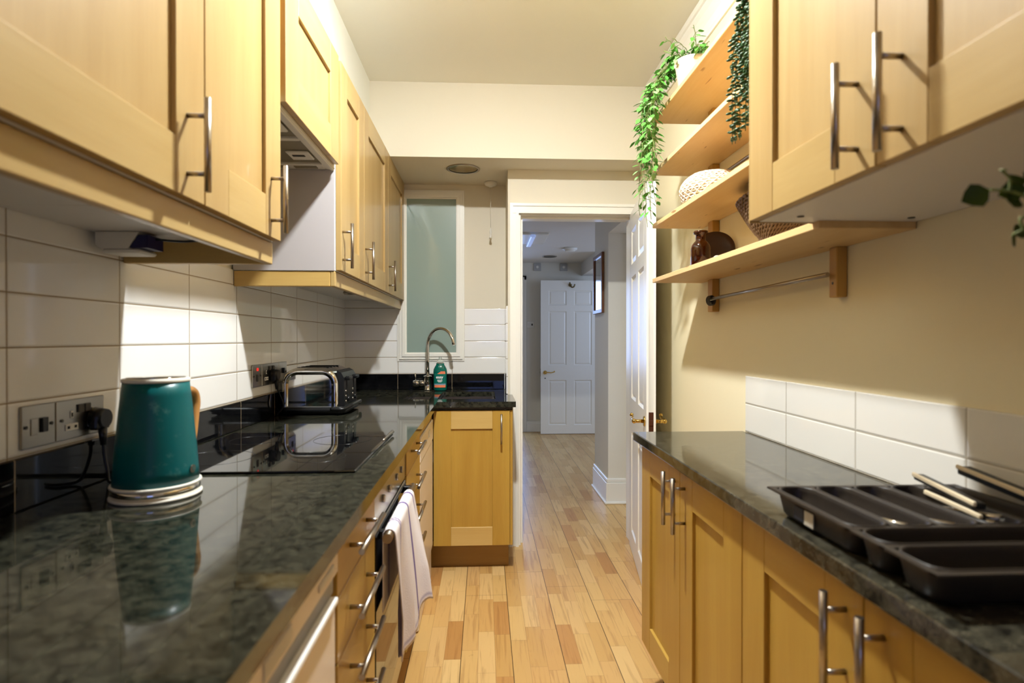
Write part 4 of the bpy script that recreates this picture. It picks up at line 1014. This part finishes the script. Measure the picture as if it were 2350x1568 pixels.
# round emblem
b = BM(); ea = -.12; er = .0805
em = Matrix.Translation((KX+er*math.cos(ea), KY+er*math.sin(ea), z+.058)) @ Matrix.Rotation(ea, 4, 'Z') @ Matrix.Rotation(PI/2, 4, 'Y') @ Matrix.Rotation(PI/2, 4, 'Z')
tt = bmesh.new(); bmesh.ops.create_cone(tt, cap_ends=True, segments=28, radius1=.0085, radius2=.0085, depth=.0016); merge(b, tt, em)
for yy in (-.003, 0, .003):
    tt = bmesh.new(); bmesh.ops.create_cube(tt, size=1)
    for v in tt.verts: v.co = Vector((v.co.x*.007+.001, v.co.y*.0012+yy, v.co.z*.001+.0012))
    for f in tt.faces: f.material_index = 1
    merge(b, tt, em)
obj('emblem', b, [M['steel'], M['teal']], bd, 'small round silver emblem')

# ------------------------------------------------------------------ toaster
t = thing('toaster', 'shiny chrome four-slice toaster with black control end on the left worktop', 'toaster', (-.755, 2.7, WT))
x0, x1, y0, y1 = -.885, -.640, 2.52, 2.80; zb_, zt_ = WT+.036, WT+.206
def arch(x0, x1, z0, z1, r, n=10):
    P = [(x0, z0)]
    for k in range(n+1): a = PI-PI/2*k/n; P.append((x0+r+r*math.cos(a), z1-r+r*math.sin(a)))
    for k in range(n+1): a = PI/2-PI/2*k/n; P.append((x1-r+r*math.cos(a), z1-r+r*math.sin(a)))
    P.append((x1, z0)); return P
b = BM(); A = arch(x0, x1, zb_, zt_, .072)
# shell: soft rolled edges at both broad faces
def ring(ins, y): return [b.verts.new((xx, y, zz)) for xx, zz in arch(x0+ins, x1-ins, zb_, zt_-ins, .072-ins)]
secs = [(.030, y0+.004), (.028, y0+.001), (.022, y0-.004), (.012, y0-.006), (.004, y0+.002), (0, y0+.014), (0, y1-.014), (.004, y1-.002), (.012, y1+.006), (.022, y1+.004), (.028, y1-.001), (.030, y1-.004)]
R_ = [ring(*s) for s in secs]
for a, c in zip(R_, R_[1:]):
    for i in range(len(a)-1): f = b.faces.new((a[i], a[i+1], c[i+1], c[i])); f.smooth = True
b.faces.new(R_[0]); b.faces.new(R_[-1][::-1])
b2 = obj('shell', b, M['chrome'], t)
b = BM()
for ys in (2.575, 2.635, 2.695, 2.755): box(b, x0+.055, x1-.055, ys-.014, ys+.014, zt_-.0005, zt_+.0012, .0005)
obj('slot', b, M['dark'], t)
b = BM(); 
def rrect(x0, x1, y0, y1, r, n=6):
    P = []
    for cx, cy, a0 in ((x1-r, y0+r, -PI/2), (x1-r, y1-r, 0), (x0+r, y1-r, PI/2), (x0+r, y0+r, PI)):
        for k in range(n+1): a = a0+PI/2*k/n; P.append((cx+r*math.cos(a), cy+r*math.sin(a)))
    return P
prism(b, rrect(x0-.006, x1+.030, y0-.012, y1+.012, .03), 2, WT+.008, WT+.036, smooth=True)
tube(b, spline([(x1-.03, y0-.010, WT+.028), (x1+.02, y0-.008, WT+.026), (x1+.042, y0+.03, WT+.034), (x1+.050, y0+.07, WT+.040), (x1+.050, y0+.20, WT+.040), (x1+.035, y1, WT+.030)], 6), .008, 10)
for x in (x0+.02, x1): 
    for y in (y0+.02, y1-.02): cyl(b, (x, y, WT+.0005), (x, y, WT+.010), .010, seg=12)
obj('base', b, M['black'], t)
b = BM(); prism(b, [(x1-.004, WT+.036), (x1+.022, WT+.036), (x1+.020, zt_-.045), (x1+.008, zt_-.022), (x1-.012, zt_-.012), (x1-.004, zt_-.06)], 1, y0+.022, y1-.022); ce = obj('control_end', b, M['black'], t)
for yy in (y0+.075, y1-.075):
    b = BM(); box(b, x1+.018, x1+.042, yy-.028, yy+.028, zt_-.058, zt_-.040, .005, seg=2); box(b, x1+.016, x1+.024, yy-.006, yy+.006, WT+.06, zt_-.04, .001); obj('lever', b, M['black'], ce)
    for dz in (.055, .078, .100):
        b = BM(); cyl(b, (x1+.018, yy-.02, WT+dz), (x1+.024, yy-.02, WT+dz), .006, seg=12); obj('button', b, M['steel'], ce)
    b = BM(); cyl(b, (x1+.018, yy+.02, WT+.062), (x1+.030, yy+.02, WT+.062), .013, .011, seg=18); obj('dial', b, M['black'], ce)

# ------------------------------------------------------------------ tap
TXp, TY = -.366, 3.69
t = thing('tap', 'chrome swan-neck kitchen mixer tap with side lever behind the sink', 'tap', (TXp, TY, WT))
z = WT+.0005
b = BM(); lathe(b, (TXp, TY, z), [(0, 0), (.027, 0), (.027, .006), (.0235, .010), (.0235, .086), (.0265, .087), (.0265, .093), (.014, .097), (0, .097)], 32); bo = obj('body', b, M['chrome'], t)
b = BM(); cyl(b, (TXp-.018, TY, z+.045), (TXp-.052, TY, z+.045), .020, seg=24); cyl(b, (TXp-.054, TY, z+.045), (TXp-.092, TY, z+.045), .0215, seg=24); cyl(b, (TXp-.078, TY, z+.06), (TXp-.080, TY, z+.112), .0045, .0035, seg=12); obj('lever', b, M['chrome'], t)
b = BM(); dr = Vector((.80, -.60, 0)); R = .108; zc_ = WT+.29
P = [Vector((TXp, TY, WT+.09)), Vector((TXp, TY, WT+.2))]+[Vector((TXp, TY, zc_))+dr*(R-R*math.cos(a))+Vector((0, 0, R*math.sin(a))) for a in [k*PI*.93/22 for k in range(23)]]
P.append(P[-1]+(P[-1]-P[-2]).normalized()*.02)
tube(b, P, .0108, 16); obj('spout', b, M['chrome'], t)

# ------------------------------------------------------------------ washing-up liquid
BX, BY = -.284, 3.665
t = thing('detergent_bottle', 'teal washing-up liquid bottle with orange and white label beside the tap', 'bottle', (BX, BY, WT))
z = WT+.0005
b = BM(); lathe(b, (BX, BY, z), [(0, 0), (.036, 0), (.041, .006), (.0425, .03), (.0425, .095), (.0445, .120), (.042, .138), (.033, .156), (.026, .166), (.026, .176), (0, .176)], 40, sy=.62); bo = obj('body', b, M['bottle'], t)
b = BM(); lathe(b, (BX, BY, z+.176), [(0, 0), (.022, 0), (.022, .012), (.016, .020), (.009, .028), (.007, .042), (0, .044)], 24); obj('cap', b, M['clear'], t, 'clear squeeze cap')
b = BM(); yl = BY-.0267
def lab(x0, x1, z0, z1, mi, dy): 
    n = 14
    for i in range(n):
        u0, u1 = x0+(x1-x0)*i/n, x0+(x1-x0)*(i+1)/n
        f = lambda u: BY-.62*math.sqrt(max(0, .0452**2-u*u))-dy
        v = [b.verts.new((BX+u, f(u), z+zz)) for u, zz in ((u0, z0), (u1, z0), (u1, z1), (u0, z1))]; q = b.faces.new(v); q.material_index = mi
lab(-.036, .036, .046, .112, 0, .0006); lab(-.035, .035, .022, .038, 1, .0006); lab(-.036, .036, .038, .046, 2, .0006)
ce_ = [(.004, .112)]; 
for (xa, xb, za, zb2) in ((-.014, .034, .108, .113), (-.006, .034, .113, .119), (.004, .032, .119, .125)): lab(xa, xb, za, zb2, 1, .0009)
text_bm(b, 'easy', .026, Matrix.Translation((BX-.002, yl-.004, z+.088)) @ Matrix.Rotation(PI/2, 4, 'X'), 3, bold=.0006)
for k, wd in enumerate((.016, .016, .010)): box(b, BX-wd, BX+wd, yl-.0045, yl-.004, z+.068-k*.006, z+.0715-k*.006, 0, 3)
obj('label_print', b, [M['lblteal'], M['orange'], M['lblblue'], M['txt']], bo)

# ------------------------------------------------------------------ cutlery tray
t = thing('cutlery_tray', 'dark brown plastic cutlery tray with seven compartments on the right worktop', 'tray', (.73, .86, WT))
zT = WT+.050
b = BM()
def comp(b, x0, x1, y0, y1, r=.027, depth=.043, taper=.006, wall=.0022, n=6):
    def rr(ins, zz): return [b.verts.new((x, y, zz)) for x, y in rrect(x0+ins, x1-ins, y0+ins, y1-ins, max(.004, r-ins*.5), n)]
    L = [rr(-.001, zT-.004), rr(-.0002, zT-.0005), rr(.0015, zT), rr(.003, zT-.002), rr(.004, zT-.010), rr(taper+.003, zT-depth+.006), rr(taper+.008, zT-depth)]
    for a, c in zip(L, L[1:]):
        m = len(a)
        for i in range(m): f = b.faces.new((a[i], a[(i+1) % m], c[(i+1) % m], c[i])); f.smooth = True
    b.faces.new(L[-1])
    # outer skin
    O = [rr(-.001, zT-.004), rr(.0005, zT-.012), rr(taper, zT-depth-.002+.004), rr(taper+.006, zT-depth-.005)]
    for a, c in zip(O, O[1:]):
        m = len(a)
        for i in range(m): f = b.faces.new((a[i], a[(i+1) % m], c[(i+1) % m], c[i])); f.smooth = True
    b.faces.new(O[-1])
tx0, tx1 = .547, .925
cells = []
wS = (tx1-tx0-.012)/5
for i in range(5): cells.append((tx0+.006+i*wS+.003, tx0+.006+(i+1)*wS-.003, .835, 1.068))
cells.append((tx0+.009, tx1-.035, .762, .828)); cells.append((tx0+.009, tx1-.009, .672, .754))
for c_ in cells: comp(b, *c_)
# flat rim web between the cells: thin ridges
wk = [0]
def web(x0, x1, y0, y1): wk[0] += 1; box(b, x0, x1, y0, y1, zT-.0045-wk[0]*.00005, zT-.0014-wk[0]*.00005)
for i in range(6): 
    x = tx0+.006+i*wS; web(x-.0045, x+.0045, .83, 1.07)
web(tx0, tx1, 1.064, 1.076); web(tx0, tx1, .826, .838); web(tx0, tx1, .752, .764); web(tx0, tx1, .661, .674); web(tx0, tx0+.012, .662, 1.074); web(tx1-.012, tx1, .662, 1.074); web(tx1-.038, tx1, .76, .83)
tr = obj('body', b, M['tray'], t)
b = BM(); box(b, tx0+.0078, tx0+.0092, .965, .995, WT+.014, WT+.036, 0, 0); box(b, tx0+.0078, tx0+.0092, .935, .962, WT+.012, WT+.036, 0, 1); obj('sticker', b, [M['stickerd'], M['sticker']], tr)
# loose cutlery inside
def spoon(name, x, y0, L, ang, label, fork=False, z0=WT+.012):
    t = thing(name, label, name.split('_')[-1], (x, y0, z0))
    b = BM(); mt = Matrix.Translation((x, y0, z0+.027)) @ Matrix.Rotation(ang, 4, 'Z') @ Matrix.Rotation(-.135, 4, 'X')
    tube(b, [(0, 0, .002), (0, L*.35, .002), (0, L*.62, .004), (0, L*.72, .003)], .003, 8, radii=[.0055, .004, .002, .0025])
    h = obj('handle', (bmesh.ops.transform(b, matrix=mt, verts=b.verts), b)[1], M['chrome'], t)
    b = BM()
    if not fork: ball(b, (0, L*.84, .003), .018, (.85, 1.5, .25), 14)
    else:
        box(b, -.010, .010, L*.70, L*.82, .002, .0036, .0008)
        for k in range(4): cyl(b, (-.0085+k*.0057, L*.81, .003), (-.0085+k*.0057, L, .004), .0012, seg=6)
    bmesh.ops.transform(b, matrix=mt, verts=b.verts); obj('bowl' if not fork else 'tines', b, M['chrome'], t)
spoon('dinner_fork', tx0+.006+wS*1.45, .855, .19, -.05, 'steel fork lying in the second slot of the cutlery tray', True)
spoon('dinner_fork', tx0+.006+wS*2.5, .853, .19, .08, 'steel fork lying in the middle slot of the cutlery tray', True)
spoon('table_spoon', tx0+.006+wS*3.45, .858, .175, -.06, 'steel spoon lying in the fourth slot of the cutlery tray')
spoon('table_spoon', tx0+.006+wS*3.62, .860, .165, .10, 'smaller steel spoon beside the other spoon in the fourth slot', z0=WT+.021)
# cream-edged black items laid across the right end
def knife(p, q, label, w=.022, h=.018):
    p, q = Vector(p), Vector(q); d = (q-p); L = d.length
    t = thing('table_knife', label, 'knife', tuple((p+q)/2))
    mt = Matrix.Translation(p) @ d.to_track_quat('Y', 'Z').to_matrix().to_4x4()
    b = BM(); box(b, -w/2, w/2, 0, L, -h/2, h/2, .004, seg=2); bmesh.ops.transform(b, matrix=mt, verts=b.verts); obj('handle', b, M['black'], t)
    b = BM(); box(b, -w/2-.0015, -w/2+.004, -.002, L+.002, h/2-.006, h/2+.002, .0015); bmesh.ops.transform(b, matrix=mt, verts=b.verts); obj('edge_strip', b, M['bone'], t, 'cream edge strip')
knife((.800, .880, .978), (.832, 1.052, .985), 'black and cream handled knife resting over the tray divider', .02, .012)
knife((.800, .873, .962), (.806, .995, .969), 'lower black and cream handled knife tucked beneath the first in the tray', .014, .008)
knife((.880, .80, .985), (.903, 1.03, 1.002), 'black and cream handled knife laid along the wall side of the tray', .026, .016)

# repeats of one kind share a group phrase
GROUPS = {'wall_cupboard': 'maple wall cupboards', 'base_cupboard': 'maple base cupboards on the right', 'drawer_unit': 'maple drawer units on the left',
          'wall_vent': 'vents above the hall door', 'dinner_fork': 'cutlery in the tray', 'table_spoon': 'cutlery in the tray', 'plug': 'black plugs',
          'double_socket': 'steel double sockets', 'pelmet': 'light pelmets', 'worktop': 'granite worktops', 'granite_upstand': 'granite upstands', 'downlight': 'recessed downlights'}
for o in bpy.data.objects:
    k = o.name.split('.')[0]
    if o.parent is None and k in GROUPS and 'label' in o: o['group'] = GROUPS[k]
    if o.parent is None and k == 'table_knife' and 'tray' in o.get('label', ''): o['group'] = 'handled knives resting on the cutlery tray'
